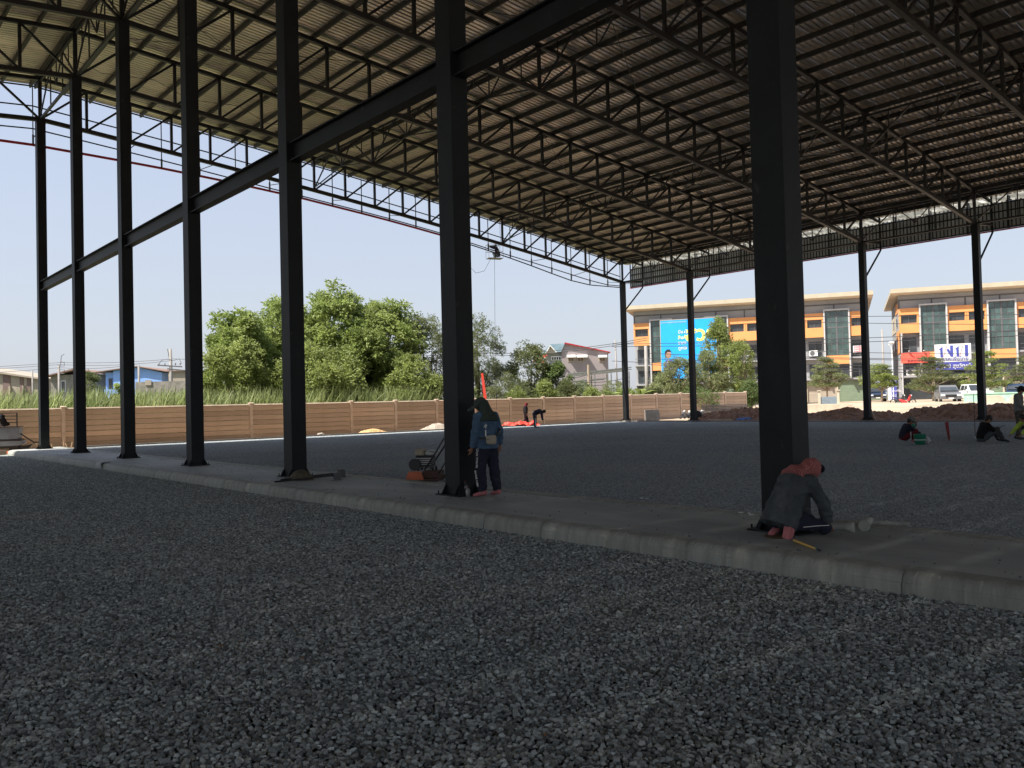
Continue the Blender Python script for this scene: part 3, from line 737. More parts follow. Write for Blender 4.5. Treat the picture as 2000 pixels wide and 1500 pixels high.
# ------------------------------------------------------------------ shop buildings
P0 = Vector((101.0, 69.0, 0)); RZ = atan2(-.872, .489)
def shop(s0, s1, glass, label, units):
    B = empty('shop_building', P0, RZ, label, 'building', 'orange and grey shop buildings')
    dep = 12.0
    def part(n, mb, m, par=None, **k): return mb.build(n, M[m], par or B, **k)
    # main body, with the ground and first floors set back behind the frame
    part('wall', MB().box(s0, s1, .9, dep, .5, 13.7), 'greywall')
    part('wall', MB().box(s0, s1, .45, .895, 12.8, 14.55), 'greywall')
    part('roof', MB().prism([(-1.3, 14.75), (-1.3, 15.3), (dep+1.2, 14.2), (dep+1.2, 13.75)], s0-.95, s1+.95, 'x'), 'cream')
    part('soffit', MB().prism([(-1.2, 14.70), (-1.2, 14.745), (dep+1.1, 13.745), (dep+1.1, 13.70)], s0-.9, s1+.9, 'x'), 'soffit')
    part('dark_band', MB().box(s0, s1, .38, .447, 13.85, 14.0), 'darkgrey')
    x = s0
    while x < s1: part('dark_band', MB().box(x, x+.16, .38, .447, 12.8, 13.848), 'darkgrey'); x += 3.9
    xs = sorted([s0] + [g for g in glass] + [g+3.3 for g in glass] + [s1])
    # orange bays with windows
    bays = []; a = s0
    for g in glass: bays.append((a, g)); a = g+3.3
    bays.append((a, s1))
    for (a, b) in bays:
        if b-a < .4: continue
        part('orange_panel', MB().box(a+.02, b-.02, 0, .44, 11.95, 12.8), 'orange')
        part('orange_panel', MB().box(a+.02, b-.02, -.05, .44, 9.55, 10.85), 'orange')
        n = 2 if b-a > 3 else 1; wd = (b-a)/n
        for i in range(n):
            c = a+wd*(i+.5); hw = min(.95, wd/2-.22)
            for q in ((a+wd*i+.02, c-hw), (c+hw, a+wd*(i+1)-.02)): part('orange_pier', MB().box(q[0], q[1], .05, .44, 10.852, 11.948), 'orange')
            wnd(B, c, .30, 10.86, 11.94, hw*2-.02, 2, 1, 'glassdark')
            hw2 = min(.85, wd/2-.25)
            wnd(B, c, .80, 6.95, 9.0, hw2*2, 2, 1, 'glassdark')
            part('balcony_rail', MB().box(c-wd/2+.15, c+wd/2-.15, .1, .14, 7.55, 7.6).box(c-wd/2+.15, c+wd/2-.15, .1, .14, 7.0, 7.05).box(c-.02, c+.02, .1, .14, 7.05, 7.55), 'darkgrey')
            wnd(B, c, .78, 4.1, 5.9, hw2*2, 2, 1, 'glassdark')
        part('balcony_slab', MB().box(a+.02, b-.02, 0, .89, 6.55, 6.75), 'greywall')
        part('balcony_slab', MB().box(a+.02, b-.02, 0, .89, 3.75, 3.95), 'greywall')
    for g in glass:
        for q in (g, g+3.12): part('pale_frame', MB().box(q, q+.18, -.25, .6, 3.9, 13.05), 'lightgrey')
        part('pale_frame', MB().box(g-.0, g+3.3, -.25, .6, 13.052, 13.25), 'lightgrey')
        wnd(B, g+1.65, .05, 7.05, 13.04, 2.92, 4, 8, 'glass', 'curtain_window')
        part('orange_panel', MB().box(g+.19, g+3.11, -.1, .4, 5.85, 7.0), 'orange')
        wnd(B, g+1.65, .3, 3.95, 5.82, 2.9, 3, 1, 'glassdark')
    for (a, b, m_) in units:
        if m_ == 'open':
            part('opening_shade_sheet', MB().box(a+.15, b-.15, .86, .895, .75, 3.5), 'black'); part('awning', MB().box(a, b, -.9, .85, 3.5, 3.68), 'creamwall')  # flat black sheet painted as the shade inside the open shop
        else:
            o = part('roller_shutter', MB().box(a+.1, b-.1, .80, .86, .75, 3.6), m_)
            mb = MB()
            for j in range(13): mb.box(a+.12, b-.12, .785, .799, .85+.21*j, .88+.21*j)
            mb.build('shutter_ribs', M[m_], o, kind='stuff')
        part('pier', MB().box(b-.09, b+.09, .6, .897, .75, 3.75), 'creamwall')
    return B
def wnd(B, c, y, z0, z1, w, nx, nz, gm, name='window'):
    f = MB(); t = .05
    f.box(c-w/2, c+w/2, y, y+.06, z0, z0+t).box(c-w/2, c+w/2, y, y+.06, z1-t, z1)
    for i in range(nx+1):
        x = c-w/2 + (w-t)*i/nx; f.box(x, x+t, y+.001, y+.059, z0+t, z1-t)
    for j in range(1, nz):
        z = z0 + (z1-z0)*j/nz; th = .16 if nz == 8 and j == 5 else .04; f.box(c-w/2, c+w/2, y+.003, y+.057, z-th/2, z+th/2)
    if nx == 4: f.box(c-.1, c+.1, y-.01, y+.061, z0+t, z1-t)
    o = f.build(name, M['darkgrey'], B)
    for i in range(nx):
        for j in range(nz):
            xa = c-w/2+(w)*i/nx+.03; xb = c-w/2+w*(i+1)/nx-.03; za = z0+(z1-z0)*j/nz+.03; zb2 = z0+(z1-z0)*(j+1)/nz-.03
            MB().box(xa, xb, y+.03, y+.045, za, zb2).build('pane', M[gm], o)
B2 = shop(-15.1, 16.2, [-12.7, -4.9, 3.0, 10.9], 'left orange and grey four storey shop building carrying the blue billboard',
          [(-15, -11, 'glassdark'), (-11, -7.1, 'glassdark'), (-7.1, -3.2, 'shutter'), (-3.2, .7, 'shutter'), (.7, 4.6, 'shutter'), (4.6, 8.5, 'shutter'), (8.5, 12.4, 'beige'), (12.4, 16.2, 'shutter')])
B3 = shop(20.2, 51.5, [22.6, 30.4, 38.3, 46.1], 'right orange and grey four storey shop building with the red sign',
          [(20.3, 24.2, 'glassdark'), (24.2, 28.2, 'open'), (28.2, 32.1, 'shutter'), (32.1, 36.0, 'beige'), (36, 40, 'shutter'), (40, 44, 'shutter'), (44, 48, 'shutter')])
# painted left end wall of the right building
for (ya, yb, za, zb_, m_) in ((.9, 5, 12.3, 13.6, 'orange'), (.0, 4.2, 6.9, 9.9, 'orange'), (4.25, 11.9, 7.0, 9.0, 'rust'), (5.05, 11.9, 10, 12.2, 'creamwall')):
    MB().box(20.15, 20.19, ya, yb, za, zb_).build('side_panel', M[m_], B3)
for (yy, zz) in ((2.5, 10.6), (7.5, 10.6), (2.5, 7.6), (7.5, 7.6)): MB().box(20.09, 20.14, yy, yy+.9, zz, zz+1.1).build('side_window', M['glassdark'], B3)
for s in (20.35,): MB().box(s, s+.12, -.1, .3, .7, 9.6).build('downpipe', M['lightgrey'], B3)
def onwall(n, s, y, z, label, cat, group=None): return empty(n, P0 + Matrix.Rotation(RZ, 3, 'Z') @ Vector((s, y, z)), RZ, label, cat, group)
TEXTS = []
def text(body, size, par, loc, m, ext=.01, bold=0, align='LEFT', sx=1.0, rot=(pi/2, 0, 0), name='lettering'):
    cu = bpy.data.curves.new(name, 'FONT'); cu.body = body; cu.size = size; cu.extrude = ext; cu.offset = bold; cu.align_x = align
    cu.materials.append(M[m]); o = bpy.data.objects.new(name, cu); COL.objects.link(o); o.parent = par; o.location = loc; o.rotation_euler = rot; o.scale = (sx, 1, 1)
    TEXTS.append(o); return o
# billboard
bb = onwall('billboard', -11.05, -.45, 0, 'huge blue advertising board with yellow letters on the left building', 'billboard')
MB().box(0, 7.8, 0, .12, 4.6, 12.95).build('blue_sheet', M['skyblue'], bb)
MB().box(-.08, 0, -.02, .14, 4.55, 13.0).box(7.8, 7.88, -.02, .14, 4.55, 13.0).box(0, 7.8, -.02, .14, 12.95, 13.03).build('board_frame', M['cream'], bb)
text('สะดวก ครบจบที่ ถาวร ขยายกาย', .28, bb, (.15, -.02, 12.55), 'signwhite')
text('สวย', 2.7, bb, (3.5, -.02, 9.9), 'yprint', bold=.09)
text('มีแต่ได้', .62, bb, (2.5, -.02, 11.0), 'signwhite', bold=.01); text('สินค้า', .66, bb, (2.45, -.02, 10.2), 'yprint', bold=.01)
text('ราคา', .62, bb, (2.45, -.02, 9.45), 'signwhite', bold=.01); text('ถูกใจ', .62, bb, (2.45, -.02, 8.7), 'signwhite', bold=.01)
p = MB().prism([(.4, 5.6), (.35, 6.9), (.75, 7.3), (1.5, 7.3), (2.1, 6.8), (2.2, 5.6)], -.03, -.005, 'y').build('printed_coat', M['blue'], bb)
MB().prism([(1.0+.42*cos(a*pi/8), 8.05+.55*sin(a*pi/8)) for a in range(16)], -.03, -.005, 'y').build('printed_face', M['skinlight'], bb)
MB().prism([(.55, 7.9), (.55, 8.5), (.85, 8.8), (1.25, 8.78), (1.5, 8.4), (1.3, 8.45), (.9, 8.45), (.7, 8.2), (.62, 7.6)], -.045, -.032, 'y').build('printed_hair', M['hair'], bb)
MB().prism([(.8, 6.9), (1.0, 7.4), (1.2, 6.9)], -.045, -.032, 'y').build('printed_collar', M['signwhite'], bb)
# party sign
ps = onwall('party_sign', 24.2, -.9, 0, 'white and navy sign board with large blue letters on the right building', 'sign')
MB().box(0, 4.15, 0, .2, 5.55, 7.85).build('sign_board', M['signwhite'], ps)
MB().box(.1, 4.25, -.03, .17, 4.55, 5.52).build('sign_board', M['blue'], ps, label='navy lower board')
for i, sx_ in enumerate((0, 1.85)):
    x0 = .45 + sx_
    MB().prism([(x0, 7.15), (x0+.45, 7.55), (x0+.45, 6.75), (x0+.5, 6.2), (x0+.18, 6.2), (x0+.18, 7.15)], -.03, -.001, 'y').build('logo_letter', M['blue'], ps)
MB().prism([(1.35, 7.1), (1.55, 7.3), (1.78, 6.9), (1.78, 7.65), (2.1, 7.65), (2.1, 6.2), (1.82, 6.2)], -.03, -.001, 'y').build('logo_letter', M['blue'], ps)
MB().prism([(3.45, 6.2), (3.45, 7.65), (3.8, 7.65), (3.8, 6.2)], -.03, -.001, 'y').build('logo_letter', M['blue'], ps)
for x0 in (.98, 2.83): MB().prism([(x0, 6.25), (x0+.04, 6.25), (x0+.42, 7.6), (x0+.38, 7.6)], -.02, -.001, 'y').build('logo_stroke', M['redpaint'], ps)
text('พรรคเพื่อไทย', .62, ps, (.35, -.02, 5.72), 'blue', sx=1.05); text('ทิพย์ สุขวัฒน์', .66, ps, (.55, -.05, 4.8), 'signwhite', bold=.008)
# red sign with two floodlights
rs = onwall('red_sign', 20.25, -.75, 0, 'wide red shop sign with two lamps above it on the right building', 'sign')
MB().box(0, 3.4, 0, .2, 5.6, 6.95).build('sign_board', M['redsign'], rs); MB().box(3.402, 3.9, .02, .18, 5.6, 6.95).build('sign_board', M['orange'], rs, label='orange end of the sign')
text('BURGOU & QING', .36, rs, (.75, -.02, 5.72), 'darkred', bold=.008)
text('๑', .6, rs, (1.3, -.02, 6.25), 'darkred'); text('ม', .7, rs, (1.75, -.02, 6.15), 'darkred'); text('๑', .6, rs, (2.25, -.02, 6.25), 'darkred')
for x in (.95, 2.7): MB().ell((x, -.25, 7.12), .14, .14, .1).tube([(x, -.2, 7.1), (x, .1, 6.95)], .03, 5).build('sign_lamp', M['metal'], rs)
# narrow navy banner and small banner, air conditioners
vb = empty('navy_banner', ground(1743, 104, .8), RZ, 'tall narrow navy banner with white writing beside the shop entrance', 'banner')
MB().box(-.5, .5, 0, .05, .1, 2.9).build('cloth_panel', M['signwhite'], vb); MB().box(-.1, .5, -.02, -.001, .12, 2.88).build('cloth_panel', M['blue'], vb, label='navy print')
for i, tx in enumerate(('ทีม', 'งาน', 'พบกัน', 'ที่นี่')): text(tx, .42, vb, (-.05, -.03, 2.3-.6*i), 'signwhite')
MB().tube([(-.55, .02, 0), (-.55, .02, 3.0)], .03, 6).build('pole', M['metal'], vb)
wb = onwall('white_banner', 14.5, .0, 0, 'small white banner with red writing hung on the second floor balcony', 'banner')
MB().box(0, 1.7, 0, .03, 7.25, 8.2).build('cloth_panel', M['signwhite'], wb)
for i in range(3): text('ขายหรือให้เช่า', .3, wb, (.1, -.02, 7.95-.3*i), 'redpaint')
acs = [(8.95, .1, 7.0), (20.9, .0, 4.0), (22.3, .0, 4.0)]
def ac(s, y, z, label):
    a = onwall('air_conditioner', s, y, z, label, 'air conditioner', 'air conditioners on the orange buildings')
    MB().box(0, 1.1, 0, .45, 0, .8).build('case', M['white'], a, bevel=.03)
    MB().prism([(.42+.32*cos(k*pi/8), .4+.32*sin(k*pi/8)) for k in range(16)], -.012, -.001, 'y').build('fan_grille', M['darkgrey'], a)
ac(*acs[0], 'white air conditioner on the balcony left of the tall window near the billboard building end')
ac(*acs[1], 'left of the two white air conditioners under the red sign')
ac(*acs[2], 'right of the two white air conditioners under the red sign')

# ------------------------------------------------------------------ houses far left and centre
def far(n, px, D, label, cat='house', rz=None, z0=0.0): return empty(n, ground(px, D, z0), -YAW if rz is None else rz, label, cat)
def S(D, px): return px*D/FPX
def zz(D, px, y): return HC+(784-.0248*(px-1000)-y)*D/FPX
D = 120
h = far('blue_house', 262, D, 'light blue house with low gable roof behind the reeds')
w0, w1 = S(D, -58), S(D, 58)
MB().prism([(S(D, -40), 0), (w1-.2, 0), (w1-.2, zz(D, 320, 724)), (S(D, 8), zz(D, 268, 714)), (S(D, -40), zz(D, 222, 721))], 0, 9, 'y').build('wall', M['bluewall'], h)
MB().prism([(w0-1.2, zz(D, 200, 724.5)), (S(D, 8), zz(D, 268, 713.5)), (w1+.9, zz(D, 328, 724)), (w1+.9, zz(D, 328, 722.4)), (S(D, 8), zz(D, 268, 711.8)), (w0-1.2, zz(D, 200, 723))], -.5, 9.5, 'y').build('roof', M['rust'], h)
MB().box(S(D, -58), S(D, -40)-.01, .5, 8, 0, zz(D, 212, 724)).build('wall', M['bluewall'], h)
for x in (0, .75):
    o = MB().box(S(D, -52)+x*.8, S(D, -52)+x*.8+.5, .43, .495, 4.6, 6.6).build('window', M['darkgrey'], h); MB().box(S(D, -52)+x*.8+.06, S(D, -52)+x*.8+.44, .41, .428, 4.7, 6.5).build('pane', M['glassdark'], o)
MB().box(w0-.8, w0+1.75, -1.2, .3, 3.1, 3.5).box(w0+.5, w0+1.75, -1.0, -.9, 3.5, 5.0).build('balcony', M['bluewall'], h)
wl_ = far('old_block_wall', 330, 95, 'weathered grey block wall below the blue house', 'wall')
MB().box(S(95, -65), S(95, 40), 0, .3, 0, zz(95, 300, 742)).build('wall', M['oldwall'], wl_)
MB().box(S(95, -45)+.0, S(95, -33), -.1, -.01, zz(95, 300, 749), zz(95, 300, 739)).build('board', M['beige'], wl_, label='pale orange board fixed to the wall')
oh = far('old_house', 150, 124, 'old grey block house with long sagging roof left of the blue house')
D = 124
MB().box(S(D, -50), S(D, 42), 0, 8, 0, zz(D, 150, 728)).build('wall', M['oldwall'], oh)
MB().prism([(S(D, -56), zz(D, 100, 733)), (S(D, 0), zz(D, 150, 720)), (S(D, 58), zz(D, 205, 728)), (S(D, 58), zz(D, 205, 726)), (S(D, 0), zz(D, 150, 717)), (S(D, -56), zz(D, 100, 731))], -1, 8.5, 'y').build('roof', M['rust'], oh)
for x in (-30, 30): 
    o = MB().box(S(D, x), S(D, x+9), -.06, -.005, 5, 6.6).build('window', M['white'], oh); MB().box(S(D, x)+.08, S(D, x+9)-.08, -.08, -.062, 5.1, 6.5).build('pane', M['glassdark'], o)
tree('leafy_tree', 'grey-green tree standing in front of the old block house', 'tree', 178, 108, 716, 24, 0, M['leaf_o'], 34, 20, 5, .35, .15, .3, .1, 41)
tree('leafy_tree', 'small green tree at the corner of the blue house', 'tree', 232, 92, 745, 10, 0, M['leaf'], 16, 18, 5, .3, .2, .35, .1, 42)
wh = far('warehouse', 20, 130, 'long beige and brown panelled warehouse at the left edge', 'warehouse', z0=0)
D = 130
x = S(D, -95)
MB().prism([(S(D, -95), 0), (S(D, 62), 0), (S(D, 62), zz(D, 80, 737)), (S(D, -95), zz(D, -75, 714))], 0, 12, 'y').build('wall', M['beige'], wh)
MB().prism([(S(D, -96), zz(D, -76, 715)), (S(D, 64), zz(D, 84, 738)), (S(D, 64), zz(D, 84, 735)), (S(D, -96), zz(D, -76, 711))], -.6, 12.5, 'y').build('roof', M['beige'], wh)
for (a, b) in ((-13, 1), (20, 27), (34, 42), (-45, -30), (-75, -60)): MB().box(S(D, a), S(D, b), -.12, -.005, 0, zz(D, 20+(a+b)/2, 728+ (a+b)*.075)).build('brown_panel', M['brownwall'], wh)
for a in (1.5, 28): MB().box(S(D, a), S(D, a+1.6), -.5, -.1, 0, 6.2).build('post', M['creamwall'], wh)
bh = far('brick_house', 352, 118, 'small brown block building at the edge of the big trees')
MB().box(S(118, -22), S(118, 30), 0, 6, 0, zz(118, 352, 722)).build('wall', M['beige'], bh)
MB().box(S(118, -24), S(118, 32), -.3, 6.3, zz(118, 352, 722), zz(118, 352, 720)).build('roof', M['rust'], bh)
# mauve house
D = 125
h = far('mauve_house', 1120, D, 'grey mauve house with red roof edge and blue-grey gable roof', 'house', z0=.3)
def q(px, y): return (S(D, px-1120), zz(D, px, y)-.3)
MB().prism([(q(1108, 760)[0], 0), (q(1190, 760)[0], 0), q(1190, 684), q(1106, 667.5), (q(1099, 0)[0], q(1099, 680)[1]), (q(1099, 760)[0], 0)], 0, 9, 'y').build('wall', M['pinkgrey'], h)
MB().prism([q(1105.5, 668), q(1194.5, 685.5), q(1194.5, 684), q(1106, 665.5)], -.35, 9.3, 'y').build('roof', M['redtrim'], h, label='low red edged roof')
MB().prism([q(1062, 686), q(1098, 684), q(1106, 667.5), q(1077, 669)], -.3, 8, 'y').build('roof', M['rooftile_blue'], h, label='blue-grey roof')
MB().box(q(1070, 0)[0], q(1099, 0)[0], .4, 8, 0, q(1080, 686)[1]).build('wall', M['greywall'], h)
MB().prism([q(1066, 687.5), q(1076.5, 671), q(1090, 686), q(1088, 686.5), q(1076.5, 673.5), q(1069, 687.5)], -1.2, -.9, 'y').build('gable_edge', M['white'], h)
MB().prism([q(1068.5, 687.8), q(1076.5, 673.6), q(1088, 686.8)], -.88, -.4, 'y').build('gable', M['creamwall'], h)
for (a, b) in ((1111, 1123), (1130, 1142), (1172, 1184)):
    o = MB().box(q(a, 0)[0], q(b, 0)[0], -.08, -.005, q(a, 703)[1], q(a, 695)[1]).build('window', M['creamwall'], h)
    for c, d in ((a+.8, (a+b)/2-.4), ((a+b)/2+.4, b-.8)): MB().box(q(c, 0)[0], q(d, 0)[0], -.1, -.082, q(a, 702)[1], q(a, 696)[1]).build('pane', M['brownwall'], o)
    MB().prism([(-.02, q(a, 690)[1]), (-.75, q(a, 692)[1]), (-.75, q(a, 695.5)[1]), (-.02, q(a, 694.5)[1])], q(a-1.5, 0)[0], q(b+7, 0)[0] if a == 1130 else q(b+3, 0)[0], 'x').build('awning', M['white'], h)
o = MB().box(q(1078.5, 0)[0], q(1104, 0)[0]-.3, .28, .39, q(1090, 700)[1], q(1090, 692)[1]).build('window', M['white'], h)
for i in range(4): MB().box(q(1080.3+4.6*i, 0)[0], q(1083.3+4.6*i, 0)[0], .25, .279, q(1090, 699)[1], q(1090, 694)[1]).build('pane', M['glassdark'], o)
# red-orange shop sign shapes seen through the trees
rp = far('orange_sign_board', 1060, 100, 'orange and white board showing through the tree beside the mauve house', 'sign', z0=.3)
MB().prism([(-1.0, zz(100, 1060, 703)-.3), (-.9, zz(100, 1060, 689)-.3), (.7, zz(100, 1060, 690)-.3), (.2, zz(100, 1060, 706)-.3)], 0, .1, 'y').build('sign_board', M['redsign'], rp)
MB().prism([(.0, zz(100, 1060, 702)-.3), (.0, zz(100, 1060, 695)-.3), (.62, zz(100, 1060, 695)-.3)], -.03, -.001, 'y').build('sign_board', M['signwhite'], rp, label='white triangle'); MB().box(-.1, .1, .1, .2, 0, 6.2).build('post', M['metal'], rp)
# metal canopy frame
D = 90
cf = far('metal_canopy', 1165, D, 'grey metal canopy frame with wires below the mauve house', 'canopy', z0=.3)
def q2(px, y): return Vector((S(D, px-1165), 0, zz(D, px, y)-.3))
m = MB()
for off_ in (0, 4):
    for a, b in (((1113, 727), (1235, 714)), ((1115, 730), (1235, 718)), ((1120, 742), (1190, 735))):
        m.bar(q2(*a)+Vector((0, off_, 0)), q2(*b)+Vector((0, off_, 0)), .1)
m.build('roof_rail', M['metal'], cf)
for px in (1123, 1163, 1195, 1230):
    for off_ in (0, 4): MB().bar(q2(px, 760)+Vector((0, off_, 0)), q2(px, 722)+Vector((0, off_, 0)), .12).build('post', M['metal'], cf)
MB().prism([(q2(1116, 0).x, q2(1116, 727).z), (q2(1235, 0).x, q2(1235, 714.5).z), (q2(1235, 0).x, q2(1235, 713.8).z), (q2(1116, 0).x, q2(1116, 726).z)], .2, 3.8, 'y').build('roof', M['metal'], cf)
pl = far('brown_post', 1151, 88, 'short brown speckled post standing among the canopy wires', 'post', z0=.3)
MB().tube([(0, 0, 0), (0, 0, zz(88, 1151, 709)-.3)], .14, 7).build('post', M['palebark'], pl)
# ------------------------------------------------------------------ poles and overhead cables
M['polec'] = mat('pole_concrete', (.27, .25, .23), .9, 0, .15, 3)
def pole(px, D, top, label, arms=True, group='utility poles', r=.16):
    t = far('utility_pole', px, D, label, 'utility pole'); t['group'] = group; H = zz(D, px, top)
    MB().tube([(0, 0, 0), (-.05*H*.15, 0, H)], [r*1.2, r*.8], 8).build('pole', M['polec'], t, smooth=True)
    return t, H
t, H = pole(336, 100, 678, 'slightly leaning utility pole with wide crossarms right of the blue house', r=.2)
MB().tube([(-.1, 0, H-1.9), (-.42, 0, H)], .06, 5).build('rod', M['metal'], t)
for (a, b, dz) in ((-1.55, 1.3, -2.0), (-.4, 1.6, -2.45)): MB().bar((a, -.15, H+dz+.1), (b, -.15, H+dz-.15), .16, .14).build('crossarm', M['darkgrey'], t)
for x in (-1.4, -.7, .55, 1.1): MB().lathe([(.05, 0), (.09, .06), (.05, .12), (.09, .18), (.05, .26)], (x, -.15, H-1.95), 8).build('insulator', M['darkgrey'], t)
MB().tube([(-1.5, -.15, H-1.9), (-1.1, -.15, H-1.35), (-.4, -.15, H-1.2), (.3, -.15, H-1.4), (1.0, -.15, H-1.2), (1.3, -.15, H-1.8)], .025, 5).build('jumper_wire', M['wire'], t)
t, H = pole(117, 100, 710, 'utility pole with two square brackets left of the old house')
for z in (-.1, -1.0): MB().tube([(.1, 0, H+z), (.6, 0, H+z), (.6, 0, H+z+.45), (.15, 0, H+z+.5)], .035, 5).build('bracket', M['darkgrey'], t)
MB().tube([(.15, 0, H), (.25, 0, H+1.1), (.6, 0, H+1.3)], .035, 5).build('bracket', M['darkgrey'], t)
pole(65, 110, 720, 'thin utility pole in front of the beige warehouse', r=.12)
pole(273, 96, 710, 'plain concrete utility pole in front of the blue house', r=.14)
pole(1206, 95, 660, 'slim pale pole rising left of the corner column', r=.1)
pole(1265, 86, 672, 'weathered utility pole in front of the first orange building end', r=.2)
pole(1728, 110, 640, 'slim pale pole in the gap between the orange buildings', r=.13)
lt = far('street_lamp', 1745, 100, 'street lamp with a round white head beside the navy banner', 'street lamp', z0=.8)
MB().tube([(0, 0, 0), (0, 0, 6.0), (-.1, 0, 6.4), (-.4, 0, 6.7)], .06, 6).build('pole', M['white'], lt); MB().ell((.0, 0, 6.9), .32, .32, .16).build('lamp_head', M['white'], lt)
def cables(name, label, runs, r=.03):
    t = empty(name, (0, 0, 0), 0, label, 'cables')
    for (xa, ya, xb, yb, D1, D2, sag_) in runs:
        a = atD(xa, ya, D1); b = atD(xb, yb, D2)
        MB().tube([a.lerp(b, f)-Vector((0, 0, sag_*4*f*(1-f))) for f in [i/12 for i in range(13)]], r, 4, cap=False).build('cable', M['wire'], t)
cables('overhead_cables', 'overhead cables running in front of the orange buildings', 
       [(1195, 672, 2100, 640, 95, 80, .3), (1195, 677, 2100, 650, 95, 80, .3), (1265, 690, 2100, 706, 88, 80, .2), (1265, 700, 2100, 716, 88, 80, .3), (1195, 705, 2100, 722, 92, 80, .35),
        (1265, 712, 2100, 730, 88, 80, .25), (1540, 618, 2100, 612, 96, 84, .1), (1540, 628, 2100, 634, 96, 84, .1), (1540, 684, 2100, 690, 96, 84, .2), (1540, 696, 2100, 699, 96, 84, .2)])
cables('overhead_cables', 'thin overhead cables between the poles above the blue house',
       [(-150, 722, 117, 708, 100, 100, .1), (117, 708, 336, 701, 100, 100, .2), (-150, 726, 117, 712, 100, 100, .1), (117, 712, 336, 704, 100, 100, .3), (336, 701, 900, 690, 100, 110, .5), (-150, 735, 117, 718, 100, 100, .1), (117, 718, 273, 710, 100, 96, .3)], .022)
cables('overhead_cables', 'pair of overhead cables passing above the mauve house', [(900, 690, 1265, 660, 110, 90, .6), (900, 694, 1265, 664, 110, 90, .6), (1120, 745, 1230, 736, 88, 88, .3), (1120, 752, 1230, 745, 88, 88, .2), (1120, 738, 1165, 725, 88, 88, .1)], .03)
# ------------------------------------------------------------------ people
def bake(mb, name, mats, parent, voxel=.012, it=4, wr=0.0, wscale=9.0, seed=0, **k):
    me = bpy.data.meshes.new(name); me.from_pydata(mb.v, [], mb.f)
    bm = bmesh.new(); bm.from_mesh(me); bmesh.ops.recalc_face_normals(bm, faces=bm.faces); bm.to_mesh(me); bm.free()
    o = bpy.data.objects.new(name, me); COL.objects.link(o)
    r = o.modifiers.new('r', 'REMESH'); r.mode = 'VOXEL'; r.voxel_size = voxel; r.use_smooth_shade = True
    if it: s = o.modifiers.new('s', 'SMOOTH'); s.factor = .6; s.iterations = it
    dg = bpy.context.evaluated_depsgraph_get(); dg.update()
    me2 = bpy.data.meshes.new_from_object(o.evaluated_get(dg)); bpy.data.objects.remove(o)
    if wr:
        me2.calc_loop_triangles() if False else None
        nv = [v.normal.copy() for v in me2.vertices]
        for v, n in zip(me2.vertices, nv):
            p = v.co*wscale + Vector((seed, 0, 0)); q = Vector((p.x, p.y, p.z*1.7))
            v.co += n*(wr*(noise.noise(q) + .5*noise.noise(q*2.3)))
    me2.name = name; me2.materials.clear(); me2.materials.append(mats)
    me2.polygons.foreach_set('use_smooth', [True]*len(me2.polygons))
    o = bpy.data.objects.new(name, me2); COL.objects.link(o); o.parent = parent; return tag(o, **k)
def rings(mb, pts, side, n=16):     # pts: (centre, half width, half depth)
    side = Vector(side).normalized(); C = [Vector(p[0]) for p in pts]; rg = []
    for i, p in enumerate(pts):
        d = (C[min(i+1, len(C)-1)]-C[max(i-1, 0)]).normalized(); s = (side - d*side.dot(d)).normalized(); f = s.cross(d)
        rg.append([C[i] + s*(p[1]*cos(2*pi*k/n)) + f*(p[2]*sin(2*pi*k/n)) for k in range(n)])
    mb.loft(rg)
def hand(mb, w, e, palm, k=1.0, curl=.5):
    w = Vector(w); d = (Vector(e)-w).normalized(); pn = Vector(palm).normalized(); s = d.cross(pn).normalized(); pn = s.cross(d)
    rings(mb, [(w, .024*k, .018*k), (w+d*.03*k, .032*k, .016*k), (w+d*.075*k, .040*k, .014*k), (w+d*.092*k, .036*k, .011*k)], s, 10)
    for i, (o_, L) in enumerate(((-.028, .064), (-.0095, .074), (.0095, .07), (.027, .055))):
        a = w + d*.085*k + s*o_*k; b = a + (d + pn*curl*.3).normalized()*L*.45*k; c = b + (d*(1-curl*.6)+pn*curl).normalized()*L*.55*k
        mb.tube([a, b, c], [.0088*k, .0082*k, .0065*k], 7)
    a = w + d*.03*k - s*.026*k; b = a + (d*.6 - s*.75 + pn*.3).normalized()*.035*k; c = b + (d*.9 - s*.1 + pn*.5).normalized()*.032*k
    mb.tube([a, b, c], [.012*k, .010*k, .008*k], 7)
